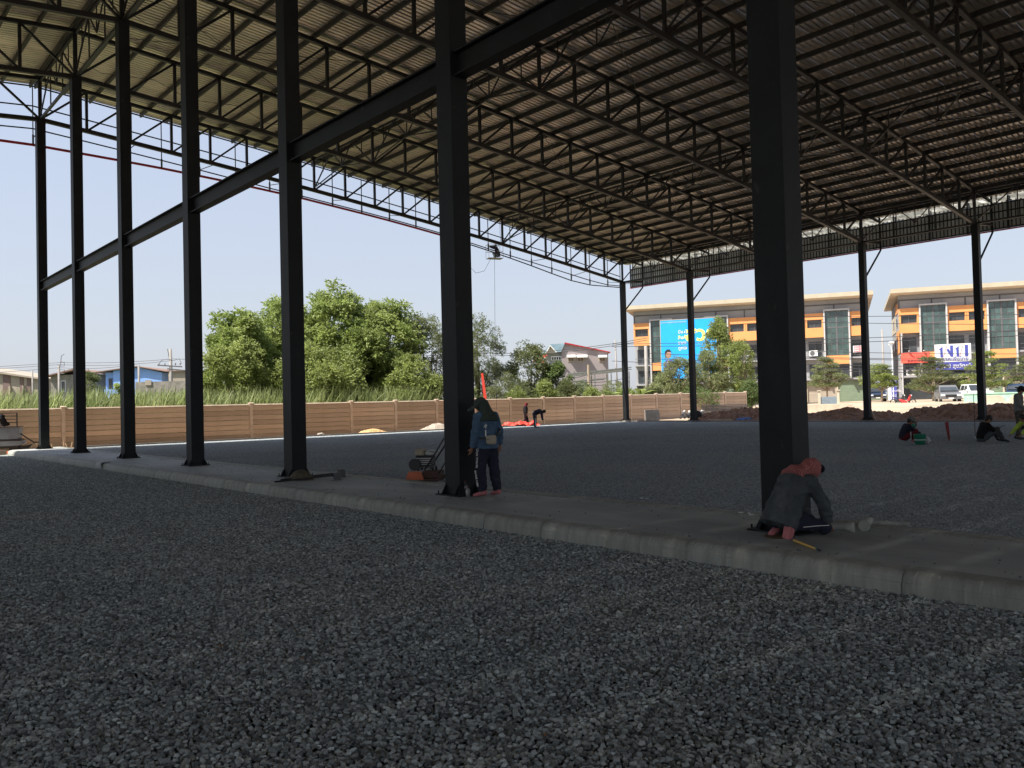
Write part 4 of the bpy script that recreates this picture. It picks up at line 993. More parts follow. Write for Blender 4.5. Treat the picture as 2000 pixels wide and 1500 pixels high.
def human(label, loc, rz, J, skin='skin', shirt='cl_black', pants='cl_navy', shoe='black', vox=.014, hair=None, shoes=True, k=1.0, hem=0, palms=(0, 0, 1), wr=.008, face=True, seed=0, sleeve=1.0, fat=1.0, leg=1.0):
    t = empty('person', loc, rz, label, 'person')
    g = {a: Vector(b) for a, b in J.items()}
    for sd, sg in (('L', 1), ('R', -1)):
        for a in ('sh', 'el', 'wr', 'ha', 'hi', 'kn', 'an', 'to'):
            if a+sd not in g: v = g[a+('R' if sd == 'L' else 'L')]; g[a+sd] = Vector((v.x, -v.y, v.z))
    side = (g['shL']-g['shR']).normalized(); hips = (g['hiL']-g['hiR']).normalized()
    hf = g['hf'].normalized(); hu = g.get('hu', Vector((0, 0, 1))); hs = hu.cross(hf).normalized(); hu = hf.cross(hs).normalized()
    Rm = Matrix((hf, hs, hu)).transposed()
    b = MB()
    rings(b, [(g['pel']-(g['wai']-g['pel'])*.5, .11, .09), (g['pel'], .14, .10), (g['wai'], .115, .085), (g['che'], .14, .10), (g['nec']-(g['nec']-g['che'])*.25, .13, .065), (g['nec'], .055, .05)], side)
    b.tube([g['nec']-(g['hea']-g['nec'])*.3, g['nec'].lerp(g['hea'], .7)], [.056, .048], 10)
    H = g['hea']
    b.ell(H+hu*.012, .092, .076, .108, 18, 12, Rm); b.ell(H-hu*.055+hf*.028, .056, .052, .055, 12, 8, Rm)
    b.ell(H+hf*.092-hu*.008, .018, .011, .024, 8, 6, Rm); b.ell(H+hf*.080-hu*.052, .012, .026, .012, 8, 6, Rm)
    for s_ in (1, -1): b.ell(H+hs*(.078*s_)-hu*.005-hf*.005, .018, .009, .030, 8, 6, Rm); b.ell(H+hf*.075+hs*(.03*s_)+hu*.03, .014, .024, .008, 8, 6, Rm)
    for sd in 'LR':
        b.tube([g['sh'+sd], g['el'+sd], g['wr'+sd]], [.048, .038, .025], 10); b.ell(g['sh'+sd], .055, .055, .055)
        hand(b, g['wr'+sd], g['ha'+sd], palms)
        b.tube([g['hi'+sd], g['kn'+sd], g['an'+sd]], [.075, .052, .036], 10); b.ell(g['kn'+sd], .054, .054, .054)
        f = (g['to'+sd]-g['an'+sd]); L = f.length; f.normalize()
        b.tube([g['an'+sd]-f*.045, g['an'+sd]+f*L*.5, g['to'+sd]], [.036, .034, .026], 8); b.ell(g['an'+sd], .04, .04, .04)
    bake(b, 'body', M[skin], t, vox*.75 if vox < .014 else vox, 3)
    if face:
        for s_ in (1, -1): MB().ell(H+hf*.083+hs*(.031*s_)+hu*.015, .009, .013, .008, 8, 6, Rm).build('eye', M['hair'], t, smooth=True)
    c = MB()
    rings(c, [(g['pel']-(g['wai']-g['pel'])*hem, .178*fat, .14*fat), (g['pel'], .178*fat, .135*fat), (g['wai'], .16*fat, .125*fat), (g['che'], .18*(.5+.5*fat), .132*fat), (g['nec']-(g['nec']-g['che'])*.28, .165*(.6+.4*fat), .095*fat), (g['nec']-(g['nec']-g['che'])*.02, .075, .062)], side)
    for sd in 'LR':
        w = g['wr'+sd]; e = g['el'+sd]
        if sleeve < 1: w = e.lerp(w, sleeve*.5)
        c.tube([g['sh'+sd]*.75+g['che']*.25+(g['nec']-g['che'])*.2, g['sh'+sd], g['sh'+sd].lerp(e, .5), e, e.lerp(w, .5), w], [a_*(.4+.6*fat) for a_ in (.074, .074, .068, .062, .055, .045)], 12); c.ell(e, .058*fat, .058*fat, .058*fat); c.ell(g['sh'+sd], .075*fat, .075*fat, .07*fat)
    bake(c, 'shirt', M[shirt], t, vox, 5, wr, 9, seed)
    p = MB()
    rings(p, [(g['wai'].lerp(g['pel'], .5), .13, .10), (g['pel'], .155, .115), (g['pel']-(g['wai']-g['pel'])*.6, .15, .11)], hips)
    for sd in 'LR':
        h_, n_, a_ = g['hi'+sd], g['kn'+sd], g['an'+sd]
        p.tube([h_.lerp(g['pel'], .35), h_, h_.lerp(n_, .5), n_, n_.lerp(a_, .5), n_.lerp(a_, .93)], [a__*leg for a__ in (.09, .10, .087, .075, .068, .056)], 12); p.ell(n_, .075*leg, .075*leg, .075*leg)
    bake(p, 'trousers', M[pants], t, vox, 5, wr, 10, seed+5)
    if shoes:
        for sd in 'LR':
            f = (g['to'+sd]-g['an'+sd]); L = f.length; f.normalize(); s = MB()
            fl = f.copy(); a = g['an'+sd] - f*.055
            rings(s, [(a-f*.01, .022, .026), (a+f*.02, .036, .042), (a+f*.1, .04, .036), (g['to'+sd]+f*.0, .042, .03), (g['to'+sd]+f*.04, .026, .02)], f.cross(Vector((0, 0, 1))) if abs(f.z) < .9 else side, 12)
            s.build('shoe', M[shoe], t, smooth=True)
    if hair:
        h = MB(); h.ell(H+hu*.026-hf*.014, .100, .088, .105, 18, 12, Rm); h.ell(H-hu*.03-hf*.05, .06, .075, .07, 12, 8, Rm)
        bake(h, 'hair', M[hair], t, .01, 2, .006, 40)
    t['_'] = 0; del t['_']
    return t, g, (H, hf, hs, hu, Rm)
def cap(t, fr, m, brim=.12, wide=False, bm_=None, name='cap'):
    H, hf, hs, hu, Rm = fr; h = MB()
    h.ell(H+hu*.045-hf*.004, .108, .094, .088, 18, 12, Rm)
    if wide:
        for a in (0,): 
            rg = [[H + hu*(.055-.035*f) + (hf*cos(2*pi*k/20)*1.05 + hs*sin(2*pi*k/20))*(.10+.085*f) for k in range(20)] for f in (0, 1)]
            low = [[p - hu*.008 for p in r] for r in rg]
            h.loft([rg[0], rg[1]]); h.loft([low[1], low[0]])
    else:
        rg = []
        for f in (0, .35, .7, 1): rg.append([H + hu*(.055-.03*f*f+zz_) + hf*(.075+brim*f) + hs*y_ for (y_, zz_) in ((-.09+.03*f*f, -.045), (-.05, -.012), (0, .006), (.05, -.012), (.09-.03*f*f, -.045), (.05, -.024), (0, -.008), (-.05, -.024))])
    o = bake(h, name, M[m], t, .008, 1)
    if not wide:
        b = MB(); b.loft(rg); b.build('cap_brim', M[m], o, smooth=True)
    return o
M['cl_cap'] = cloth('grey_green_cap_cloth', (.075, .095, .085))
STAND = dict(pel=(0, 0, .86), wai=(0, 0, .99), che=(.01, 0, 1.20), nec=(.03, 0, 1.34), hea=(.06, 0, 1.45), hf=(1, 0, 0),
             shL=(0, .165, 1.28), elL=(-.02, .22, 1.03), wrL=(.03, .235, .80), haL=(.05, .235, .70), hiL=(0, .085, .82), knL=(.02, .10, .45), anL=(-.01, .105, .07), toL=(.14, .12, .035))
# 1: standing worker by the sixth column
J = dict(STAND, hea=(.115, 0, 1.46), nec=(.045, 0, 1.36), che=(.0, 0, 1.19), hf=(.5, .78, -.42), wrL=(.06, .255, .80), haL=(.10, .26, .70), elL=(-.01, .24, 1.03), elR=(-.03, -.25, 1.04), wrR=(-.02, -.27, .82), haR=(0, -.27, .72),
         knL=(.05, .10, .44), anL=(-.02, .11, .07), toL=(.13, .14, .035), hiR=(0, -.09, .82), knR=(-.03, -.12, .44), anR=(-.08, -.14, .07), toR=(.06, -.15, .035))
t, g, fr = human('worker in blue jacket and dark green cap standing beside the sixth ridge column', atz(953, 970, .2), radians(93), J, 'skin', 'cl_blue', 'cl_navy', 'pink', .011, shoes=True, hem=.7, wr=.014, seed=3, face=False, fat=1.18, leg=1.18)
cap(t, fr, 'cl_cap', .16)
H, hf, hs, hu, Rm = fr
c = MB(); c.ell(H-hf*.03-hu*.01, .10, .10, .12, 16, 10, Rm)
rings(c, [(H-hf*.03+hu*.03, .10, .10), (Vector((.03, 0, 1.40)), .10, .10), (Vector((.0, 0, 1.33)), .135, .105), (Vector((-.03, 0, 1.26)), .20, .145), (Vector((-.035, 0, 1.20)), .212, .155)], (0, 1, 0))
bake(c, 'neck_cloth', M['cl_green'], t, .011, 3, .007, 12)
bagp = MB(); rings(bagp, [(Vector((-.12, .00, .875)), .075, .026), (Vector((-.13, .0, .90)), .09, .04), (Vector((-.13, 0, .985)), .092, .036), (Vector((-.12, 0, 1.01)), .085, .026)], (.25, .97, 0))
o = bake(bagp, 'bag', M['cl_cream'], t, .008, 2); o.location = (-.075, .085, -.03)
MB().tube([(-.165, .08, .955), (-.165, .16, .945)], .004, 5).build('bag_zip', M['black'], o)
st = MB(); pts = [(-.185, .0, .955), (-.19, -.08, 1.0), (-.15, -.175, 1.05), (-.02, -.225, 1.08), (.1, -.12, 1.05), (.14, 0, 1.0), (.10, .12, .96), (-.05, .185, .94), (-.14, .13, .94)]
for a, b in zip(pts[:-1], pts[1:]): st.bar(a, b, .012, .035)
st.build('bag_strap', M['black'], t)
def vtext(body, size, par, loc, x, y, m, sx=1):
    o = text(body, size, par, loc, m, .002, .002, sx=sx); x = Vector(x).normalized(); y = Vector(y).normalized(); z = x.cross(y)
    o.rotation_euler = Matrix((x, y, z)).transposed().to_euler(); return o
L0 = Vector((-.025, .213, .78)); L1 = Vector((.02, .198, .44)); L2 = Vector((-.03, .186, .14))
lat = (-1, .12, 0)
vtext('OUE WEAR', .062, t, L0+Vector((.02, .008, 0)), L1-L0, lat, 'white', .98); vtext('SINCE 1985', .055, t, L1+Vector((.02, .008, -.01)), L2-L1, lat, 'white', .92)
MB().box(-.166, -.160, .150, .170, .97, 1.07).build('jacket_print', M['white'], t)
text('R', .085, t, (-.150, .195, 1.12), 'white', .002, .001, rot=(pi/2, pi/5, -pi/2-.5), name='jacket_print')
# 2: kneeling worker at the nearest column
J = dict(pel=(-.14, 0, .24), wai=(-.07, 0, .38), che=(.05, 0, .54), nec=(.14, -.02, .64), hea=(.235, -.06, .69), hf=(.70, -.25, -.66), hu=(.7, 0, .7),
         shL=(.10, .17, .575), elL=(.30, .24, .36), wrL=(.40, .15, .15), haL=(.44, .12, .06), elR=(.23, -.235, .33), wrR=(.34, -.17, .13), haR=(.39, -.15, .05),
         hiL=(-.13, .09, .20), knL=(.30, .13, .085), anL=(-.09, .12, .075), toL=(-.17, .12, .03), hiR=(-.13, -.09, .20), knR=(.31, -.14, .085), anR=(-.13, -.14, .15), toR=(-.19, -.15, .035), shR=(.10, -.17, .575))
t, g, fr = human('kneeling worker in charcoal jacket with red checked scarf at the nearest column', atz(1548, 1046, .2), radians(-14), J, 'skin', 'cl_char', 'cl_navy', 'pink', .010, hem=.85, wr=.016, seed=9, face=False, fat=1.22, leg=1.12)
H, hf, hs, hu, Rm = fr
c = MB(); c.ell(H+hu*.01-hf*.01, .112, .098, .122, 18, 12, Rm)
rings(c, [(H-hf*.02, .098, .10), (Vector((.175, -.03, .66)), .105, .105), (Vector((.10, 0, .64)), .16, .12), (Vector((.03, 0, .60)), .175, .12)], (0, 1, 0))
bake(c, 'head_scarf', M['scarf'], t, .009, 2, .008, 16)
MB().ell(H+hf*.07+hu*.075, .055, .075, .045, 12, 8, Rm).build('hat_top', M['cl_black'], t, smooth=True)
for s_ in (1,):
    MB().tube([(-.06, -.218, .12), (.10, -.23, .12), (.30, -.222, .11)], .004, 5).build('piping', M['white'], t)
sole = MB(); sole.box(-.012, .0, -.045, .045, 0, .2)
for i in range(7): sole.box(-.017, -.0125, -.04, .04, .015+.026*i, .027+.026*i)
o = sole.build('shoe_sole', M['pink'], t, bevel=.002); o.location = (-.235, -.15, .01); o.rotation_euler = (.05, .22, .1)
# 3-6 the group on the stone floor
SIT = dict(pel=(-.14, 0, .11), wai=(-.13, 0, .26), che=(-.04, 0, .46), nec=(.03, 0, .58), hea=(.10, 0, .68), hf=(.9, 0, -.42),
           shL=(-.02, .165, .53), elL=(.16, .22, .40), wrL=(.32, .13, .42), haL=(.42, .10, .44), hiL=(-.10, .09, .12), knL=(.26, .16, .40), anL=(.42, .14, .08), toL=(.55, .16, .035))
J = dict(SIT, elR=(.14, -.22, .36), wrR=(.30, -.16, .30), haR=(.36, -.10, .22), wrL=(.26, .06, .58), haL=(.30, .03, .66), knL=(.20, .20, .42), knR=(.16, -.22, .38), anL=(.20, .2, .08), toL=(.33, .22, .035), anR=(.12, -.2, .08), toR=(.25, -.22, .035), pel=(-.14, 0, .17), hiL=(-.12, .1, .17))
t, g, fr = human('worker in dark blue top and maroon trousers squatting behind the green bucket', atz(1774, 866, .17), radians(-48), J, 'skin', 'cl_navy', 'cl_maroon', 'pink', .016, seed=4, hair='hair')
cap(t, fr, 'cl_grey', .07)
MB().box(-.01, .01, -.27, -.255, .12, .36).build('trouser_stripe', M['signwhite'], t)
bu = empty('bucket', atz(1797, 868, .17), 0, 'green plastic bucket with a white rim band in front of the squatting worker', 'bucket')
MB().lathe([(.125, 0), (.155, .12), (.16, .125)], (0, 0, 0), 20).build('bucket_base', M['green'], bu, smooth=True)
MB().lathe([(.163, .125), (.167, .14), (.163, .15)], (0, 0, 0), 20).build('band', M['signwhite'], bu, smooth=True)
MB().lathe([(.160, .152), (.172, .29), (.178, .30), (.17, .305), (.155, .16)], (0, 0, 0), 20).build('bucket_wall', M['green'], bu, smooth=True)
MB().lathe([(.02, 0), (.045, .02), (.055, .06), (.04, .10), (.01, .11)], atz(1799, 868, .17)+Vector((.1, .25, .5)), 12).build('green_cup', M['green'], None, smooth=True, label='green cup held up in front of the squatting worker', cat='cup')
wg = MB(); wg.ell((0, 0, .09), .06, .08, .10); wg.ell((.02, .03, .17), .04, .04, .06)
bake(wg, 'plastic_bag', M['signwhite'], None, .01, 2, .02, 20, label='crumpled white plastic bag right of the green bucket', cat='bag').location = atz(1812, 866, .17)
J = dict(SIT, hf=(.8, 0, -.6), elR=(.12, -.2, .36), wrR=(.28, -.08, .40), haR=(.37, -.06, .42))
t, g, fr = human('man in black shirt sitting on the floor with knees up looking at a phone', atz(1926, 864, .17), radians(-44), J, 'skin', 'cl_black', 'cl_jean', 'black', .016, hair='hair', seed=6)
o = MB().box(0, .008, -.035, .035, 0, .15).build('phone', M['black'], None, bevel=.002, label='dark phone held by the man in the black shirt', cat='phone')
o.matrix_world = t.matrix_basis @ Matrix.Translation((.40, 0, .42)) @ Matrix.Rotation(radians(70), 4, 'Y')
o.location = t.location + Matrix.Rotation(radians(-44), 3, 'Z') @ Vector((.42, .0, .45)); o.rotation_euler = (0, radians(70), radians(-44))
J = dict(STAND, hf=(.9, 0, -.4), hea=(.08, 0, 1.44), wrL=(.16, .15, .86), haL=(.2, .1, .8), wrR=(.16, -.17, .84), haR=(.22, -.12, .8), anR=(-.12, -.12, .07), knR=(.0, -.12, .44), toR=(.0, -.13, .035))
J = {a: Vector(b)*1.06 if a not in ('hf',) else b for a, b in J.items()}
t, g, fr = human('standing man in grey shirt, camouflage trousers and dark wide hat at the right edge', atz(1992, 859, .17), radians(-55), J, 'skin', 'cl_grey', 'cl_camo', 'black', .017, hair='hair', hem=.3, seed=8, wr=.014)
cap(t, fr, 'cl_black', wide=True, name='hat')
J = dict(pel=(-.12, 0, .42), wai=(-.02, 0, .53), che=(.16, 0, .62), nec=(.28, 0, .66), hea=(.38, 0, .72), hf=(.8, 0, -.6), shL=(.22, .165, .63), elL=(.42, .2, .45), wrL=(.60, .2, .28), haL=(.68, .2, .22),
         hiL=(-.12, .09, .40), knL=(.20, .16, .44), anL=(.02, .14, .08), toL=(.15, .16, .035))
t, g, fr = human('worker in bright yellow-green shirt crouching and reaching left at the right edge', atz(2022, 866, .17), radians(150), J, 'skin', 'cl_vest', 'cl_navy', 'black', .017, hair='hair', seed=12)
# 7-8 workers by the fence on the red tarpaulin
J = dict(STAND, hf=(.95, .1, -.3), knL=(.12, .1, .45), anL=(.16, .12, .07), toL=(.29, .12, .035), knR=(-.02, -.1, .45), anR=(-.22, -.1, .09), toR=(-.08, -.1, .035))
t, g, fr = human('worker in black with dark red headscarf standing on the red tarpaulin by the fence', atz(1027, 832, .12), radians(-35), J, 'skin', 'cl_black', 'cl_black', 'black', .022, seed=2, fat=1.25, leg=1.2)
H, hf, hs, hu, Rm = fr; c = MB(); c.ell(H, .11, .1, .12, 14, 8, Rm); rings(c, [(H, .1, .1), (Vector((.0, 0, 1.30)), .13, .10)], (0, 1, 0)); bake(c, 'head_scarf', M['cl_maroon'], t, .016, 2); cap(t, fr, 'cl_maroon', .08)
J = dict(pel=(-.05, 0, .84), wai=(.06, 0, .92), che=(.27, 0, .99), nec=(.42, 0, 1.0), hea=(.53, 0, .96), hf=(.5, 0, -.85), shL=(.36, .165, .97), elL=(.40, .2, .70), wrL=(.44, .18, .45), haL=(.47, .17, .36),
         hiL=(-.03, .09, .80), knL=(-.02, .11, .44), anL=(-.02, .12, .07), toL=(.12, .13, .035))
t, g, fr = human('worker in navy bending down over the ground beside the red tarpaulin', atz(1046, 836, .16), radians(-40), J, 'skin', 'cl_navy', 'cl_navy', 'black', .022, hair='hair', seed=13, fat=1.2, leg=1.3)
MB().box(-.03, .02, -.205, -.19, .12, .78).build('trouser_stripe', M['signwhite'], t)
MB().ell((-.10, -.03, .95), .09, .13, .035).build('waist_cloth', M['signwhite'], t, smooth=True)
def sheet(name, c, w, d, h, m, seed, label, cat, rz=0):
    rnd = random.Random(seed); n = 14; V = []; Fc = []
    for j in range(n):
        for i in range(n):
            u, v = i/(n-1)-.5, j/(n-1)-.5; e = 1-max(abs(u), abs(v))*1.9
            V.append((u*w*(1+.2*noise.noise(Vector((u*4, v*4, seed)))), v*d*(1+.25*noise.noise(Vector((u*3, v*3, seed+9)))), .01+h*max(0, .25+e*.5+.9*noise.noise(Vector((u*6, v*6, seed+3))))))
    mb = MB(); mb.v = V; mb.f = [(j*n+i, j*n+i+1, (j+1)*n+i+1, (j+1)*n+i) for j in range(n-1) for i in range(n-1)]; mb.m = [0]*len(mb.f)
    o = mb.build(name, m, None, fix=False, loc=c, label=label, cat=cat); o.rotation_euler = (0, 0, rz)
    s = o.modifiers.new('s', 'SOLIDIFY'); s.thickness = .006; return o
sheet('tarpaulin', atz(1018, 832, .16), 2.1, 1.5, .32, M['tarp'], 3, 'crumpled bright red tarpaulin on the ground by the fence', 'tarpaulin', radians(-20))
# 9 worker in the hanging cage
cg = atY(966, 505, YG+.55); ct = empty('hanging_cage', cg, radians(-20), 'thin wire work cage hanging from the gable truss', 'cage')
for z in (0, .45, .9): MB().tube([(-.5, -.3, z), (.5, -.3, z), (.5, .3, z), (-.5, .3, z), (-.5, -.3, z)], .014, 5).build('cage_rail', M['metal'], ct)
for x in (-.5, .5):
    for y in (-.3, .3): MB().tube([(x, y, 0), (x, y, .9)], .014, 5).build('cage_post', M['metal'], ct); 
for x in (-.45, .45): MB().tube([(x, 0, .9), (x*.9, 0, 3.2)], .012, 4).build('rope', M['wire'], ct)
MB().box(-.5, .5, -.3, .3, -.02, .0).build('cage_floor', M['metal'], ct)
J = dict(SIT, hea=(.10, 0, .84), nec=(.05, 0, .74), che=(0, 0, .58), wai=(-.06, 0, .38), pel=(-.1, 0, .22), hiL=(-.08, .09, .20), shL=(.02, .16, .70), elL=(.26, .2, .78), wrL=(.48, .12, .84), haL=(.56, .1, .88), knL=(.22, .13, .38), anL=(.12, .12, .08), toL=(.25, .12, .035), hf=(1, 0, .1))
t, g, fr = human('worker in black crouching inside the hanging cage under the roof edge', cg+Vector((.2, 0, 0)), radians(150), J, 'skin', 'cl_black', 'cl_jean', 'black', .022, hair='hair', seed=20, fat=1.2)
t = empty('hanging_rope', (0, 0, 0), 0, 'thin rope hanging down from the work cage', 'rope')
a = Vector(cg); MB().tube([a, a+Vector((-.1, 0, -4)), a+Vector((-.15, 0, -10))], .014, 4).build('rope', M['wire'], t)
MB().tube([a+Vector((-.3, 0, 0)), a+Vector((-.9, 0, -.9)), a+Vector((-1.6, 0, -1.1)), a+Vector((-2.4, 0, -.5)), a+Vector((-3.1, 0, 1.2))], .014, 4).build('rope', M['wire'], t)

# ------------------------------------------------------------------ things on the slab and the floor
pc = empty('plate_compactor', atz(835, 938, .17), radians(-52), 'orange plate compactor with small engine standing behind the sixth column', 'plate compactor')
MB().prism([(-.36, .12), (-.27, .0), (.27, .0), (.36, .10), (.33, .11), (.25, .05), (-.24, .05), (-.30, .14)], -.22, .22, 'y').build('base_plate', M['rustdark'], pc)
MB().prism([(-.38, .04), (-.31, .20), (-.06, .20), (.0, .03)], -.25, -.222, 'y').build('guard_plate', M['orange2'], pc)
MB().box(-.05, .3, -.2, .2, .06, .2).build('exciter_housing', M['rustdark'], pc, bevel=.02)
MB().box(-.2, .16, -.14, .14, .26, .30).build('engine_bed', M['darkgrey'], pc)
e = MB(); e.box(-.16, .10, -.13, .12, .30, .46).lathe([(.10, 0), (.13, .02), (.13, .07), (.06, .08)], (0, 0, 0), 14)
MB().box(-.20, .14, -.15, .15, .302, .50).build('engine', M['black'], pc, bevel=.02)
MB().box(-.22, -.02, -.13, .12, .502, .64).build('fuel_tank', M['cl_cream'], pc, bevel=.035)
MB().box(.0, .22, -.13, .10, .502, .60).build('muffler', M['metal'], pc, bevel=.02)
MB().tube([(-.20, -.21, .33), (-.20, -.165, .33)], .12, 16).build('belt_guard', M['black'], pc)
for i in range(4): MB().box(-.19, .13, -.162, -.151, .32+.04*i, .34+.04*i).build('cooling_fin', M['metal'], pc)
MB().tube([(.0, -.2, .22), (.28, -.21, .62), (.42, -.21, .84), (.52, -.2, .86), (.52, .2, .86), (.42, .21, .84), (.0, .2, .22)], .016, 8).build('handle', M['black'], pc, smooth=True)
MB().tube([(.30, -.18, .15), (.50, -.19, .48)], .014, 7).build('brace', M['black'], pc)
for (x, y) in ((-.15, -.12), (-.15, .12), (.15, -.12), (.15, .12)): MB().tube([(x, y, .2), (x, y, .27)], .025, 8).build('rubber_mount', M['rubber'], pc)
# metal shell, long handled tools
sh = MB(); 
for j in range(9):
    pass
def shell():
    V = []; Fc = []; n = 16; m_ = 10
    for j in range(m_+1):
        f = j/m_; hgt = .20*sin(pi*f)**.7 + .012
        for i in range(n+1): a = pi*i/n; V.append((-.26+.52*f, .18*cos(a)*(sin(pi*(f*.86+.07))**.5), hgt*sin(a)))
    for j in range(m_):
        for i in range(n): k_ = j*(n+1)+i; Fc.append((k_, k_+1, k_+n+2, k_+n+1))
    mb = MB(); mb.v = V; mb.f = Fc; mb.m = [0]*len(Fc); return mb
so_ = empty('metal_hood', atz(588, 937, .2), radians(-35), 'rounded olive metal hood lying on the slab by the fifth column', 'hood')
o = shell().build('hood_shell', M['straw'], so_, smooth=True, fix=False); s = o.modifiers.new('s', 'SOLIDIFY'); s.thickness = .008
MB().tube([(-.27, 0, .03), (-.22, 0, .03)], .035, 10).build('hood_collar', M['metal'], so_)
def mallet(a, b, label, hs_=.075):
    a, b = Vector(a), Vector(b); t = empty('long_handled_rammer', a, atan2((b-a).y, (b-a).x), label, 'rammer', 'long handled tools by the fifth column'); L = (b-a).length
    MB().tube([(0, 0, .03), (L, 0, .09)], .017, 8).build('handle', M['black'], t)
    MB().box(L-.02, L+.12, -hs_, hs_, 0, hs_*2).build('rammer_head', M['darkgrey'], t, bevel=.012); return t
mallet(atz(536, 944, .2), atz(654, 937, .2), 'front one of two dark long handled rammers lying on the slab')
mallet(atz(548, 940, .2), atz(662, 932, .2), 'rear one of two dark long handled rammers lying on the slab', .08)
# concrete cylinders and others near the nearest column
def cyl(a, b, r, label, flare=0):
    a, b = Vector(a)+Vector((0, 0, r)), Vector(b)+Vector((0, 0, r)); t = empty('cast_cylinder', a, atan2((b-a).y, (b-a).x), label, 'concrete cylinder', 'concrete cylinders beside the kneeling worker'); L = (b-a).length
    MB().tube([(0, 0, 0), (L*.75, 0, 0), (L-.02, 0, 0), (L, 0, 0)], [r*.6, r*.75, r, r*.97], 18).build('cylinder_body', M['concrete_d'], t, smooth=False); return t
M['concrete_d'] = mat('dull_concrete', (.36, .37, .34), .8, 0, .25, 9, .2, 40)
cyl(atz(1600, 1036, .2), atz(1668, 1040, .2), .055, 'longer grey cylinder lying beside the kneeling worker')
cyl(atz(1700, 1026, .2), atz(1688, 1038, .2), .062, 'short grey cylinder right of the longer one')
MB().box(-.6, .6, -.03, .03, 0, .035).build('timber_batten', M['concrete_d'], None, loc=atz(1665, 1022, .205), label='thin grey batten lying behind the two cylinders', cat='batten').rotation_euler = (0, 0, radians(-62))
yh = empty('chisel', atz(1549, 1058, .2), 0, 'long yellow handled tool with green and black tip on the slab edge', 'tool')
a = atz(1551, 1058, .2); b = atz(1602, 1078, .2); yh.location = a; yh.rotation_euler = (0, 0, atan2((b-a).y, (b-a).x)); L = (b-a).length
MB().tube([(0, 0, .014), (L*.86, 0, .014)], .013, 6).build('handle', M['yellow'], yh); MB().tube([(L*.862, 0, .014), (L*.90, 0, .014)], .0135, 6).build('green_band', M['green'], yh); MB().tube([(L*.902, 0, .014), (L, 0, .014)], .0125, 6).build('tip', M['black'], yh)
MB().lathe([(.02, 0), (.15, .002), (.16, .004), (.14, .006), (.01, .007)], (0, 0, 0), 18).build('wet_sawdust_patch', mat('brown_patch', (.14, .085, .03), .9), None, loc=atz(1522, 1048, .2), label='thin brown patch of spilt sand at the foot of the nearest column', cat='spilt sand')
def bottle(px, py, h, m, label):
    t = empty('bottle', atz(px, py, .2), 0, label, 'bottle', 'bottles at the foot of the sixth column')
    MB().lathe([(.03, 0), (.036, .01), (.036, h*.62), (.03, h*.72), (.013, h*.84), (.013, h*.95)], (0, 0, 0), 14).build('bottle_body', M[m], t, smooth=True)
    MB().lathe([(.016, h*.93), (.016, h)], (0, 0, 0), 10).build('bottle_cap', M['white' if m == 'glass' else 'darkred'], t)
bottle(909, 968, .24, 'glassdark', 'dark bottle nearest to the column edge among the bottles'); bottle(919, 966, .25, 'glass', 'greenish bottle between the dark bottle and the worker'); bottle(914, 970, .16, 'metal', 'small metal can in front of the bottles')
for i, (px, py) in enumerate(((1018+235, 973.5), (1253+10, 974.5), (1447, 1002), (1463, 1003.5), (1468, 1006))):
    MB().box(-.03, .03, -.012, .012, 0, .014).build('paper_scrap', M['signwhite'], None, loc=atz(px, py, .208), label=['left scrap of the white pair behind the slab between the two workers', 'right scrap of the white pair behind the slab between the two workers', 'single white scrap left of the pair by the nearest column', 'white scrap in the pair beside the nearest column, farther one', 'white scrap in the pair beside the nearest column, nearer one'][i], cat='scrap', group='white scraps on the slab edge').rotation_euler = (0, 0, i*1.3)
# cloth over the kerb
ck = atz(180, 905, .2); V = []; Fc = []; n = 10
for j in range(n):
    for i in range(n):
        u, v = i/(n-1), j/(n-1); x = u*.34; prof = [(0, -.0), (.0, .0)]
        if x < .16: X = 7.045-.01*sin(j*1.3)-.02; Z = .03+x
        else: X = 7.03+(x-.16)*1.7; Z = .215
        if x < .22 and x >= .16: Z = .205
        V.append((X, ck.y-.35+v*.55+.1*noise.noise(Vector((u*4, v*4, 2)))+.12*u, Z+.028*abs(noise.noise(Vector((u*6, v*9, 7))))+.012))
mb = MB(); mb.v = V; mb.f = [(j*n+i, j*n+i+1, (j+1)*n+i+1, (j+1)*n+i) for j in range(n-1) for i in range(n-1)]; mb.m = [0]*len(mb.f)
o = mb.build('cement_sack', mat('pale_sack', (.42, .43, .42), .8, 0, .15, 10), None, fix=False, smooth=True, label='pale empty sack draped over the kerb near the third column', cat='sack'); s = o.modifiers.new('s', 'SOLIDIFY'); s.thickness = .008
# stake, rod, leaning pole
st = atz(1854, 862, .17)
o = MB().prism([(-.05, .6), (.05, .6), (.03, .12), (.0, .0), (-.02, .12)], -.02, .02, 'y').build('stake', M['darkred'], None, loc=st, label='faded red pointed stake standing in the stone floor', cat='stake'); o.rotation_euler = (radians(4), radians(-8), -YAW)
rd_ = empty('survey_rod', atz(1905, 856, .17), 0, 'thin dark upright rod left of the man with the phone', 'rod'); MB().tube([(0, 0, 0), (-.02, 0, 1.42)], .010, 5).build('rod', M['wire'], rd_); MB().ell((0, 0, .03), .03, .03, .03).build('foot_weight', M['signwhite'], rd_)
a = atz(1711, 820, .2); o = empty('leaning_pole', a, 0, 'pale thin pole leaning against the third far column', 'pole'); MB().tube([(0, 0, 0), (-.35, .35, 1.2)], .03, 6).build('pole', M['concrete'], o)
# red plank behind the fence
a = atY(953, 784, YF+1); o = empty('red_banner_pole', Vector((a.x, a.y, .2)), -YAW, 'leaning bright red narrow banner rising behind the fence', 'banner')
MB().prism([(-.14, 0), (.14, 0), (-.30, zz(58, 945, 722)-.2), (-.46, zz(58, 945, 722)-.2)], -.03, .03, 'y').build('banner', M['tarp'], o)

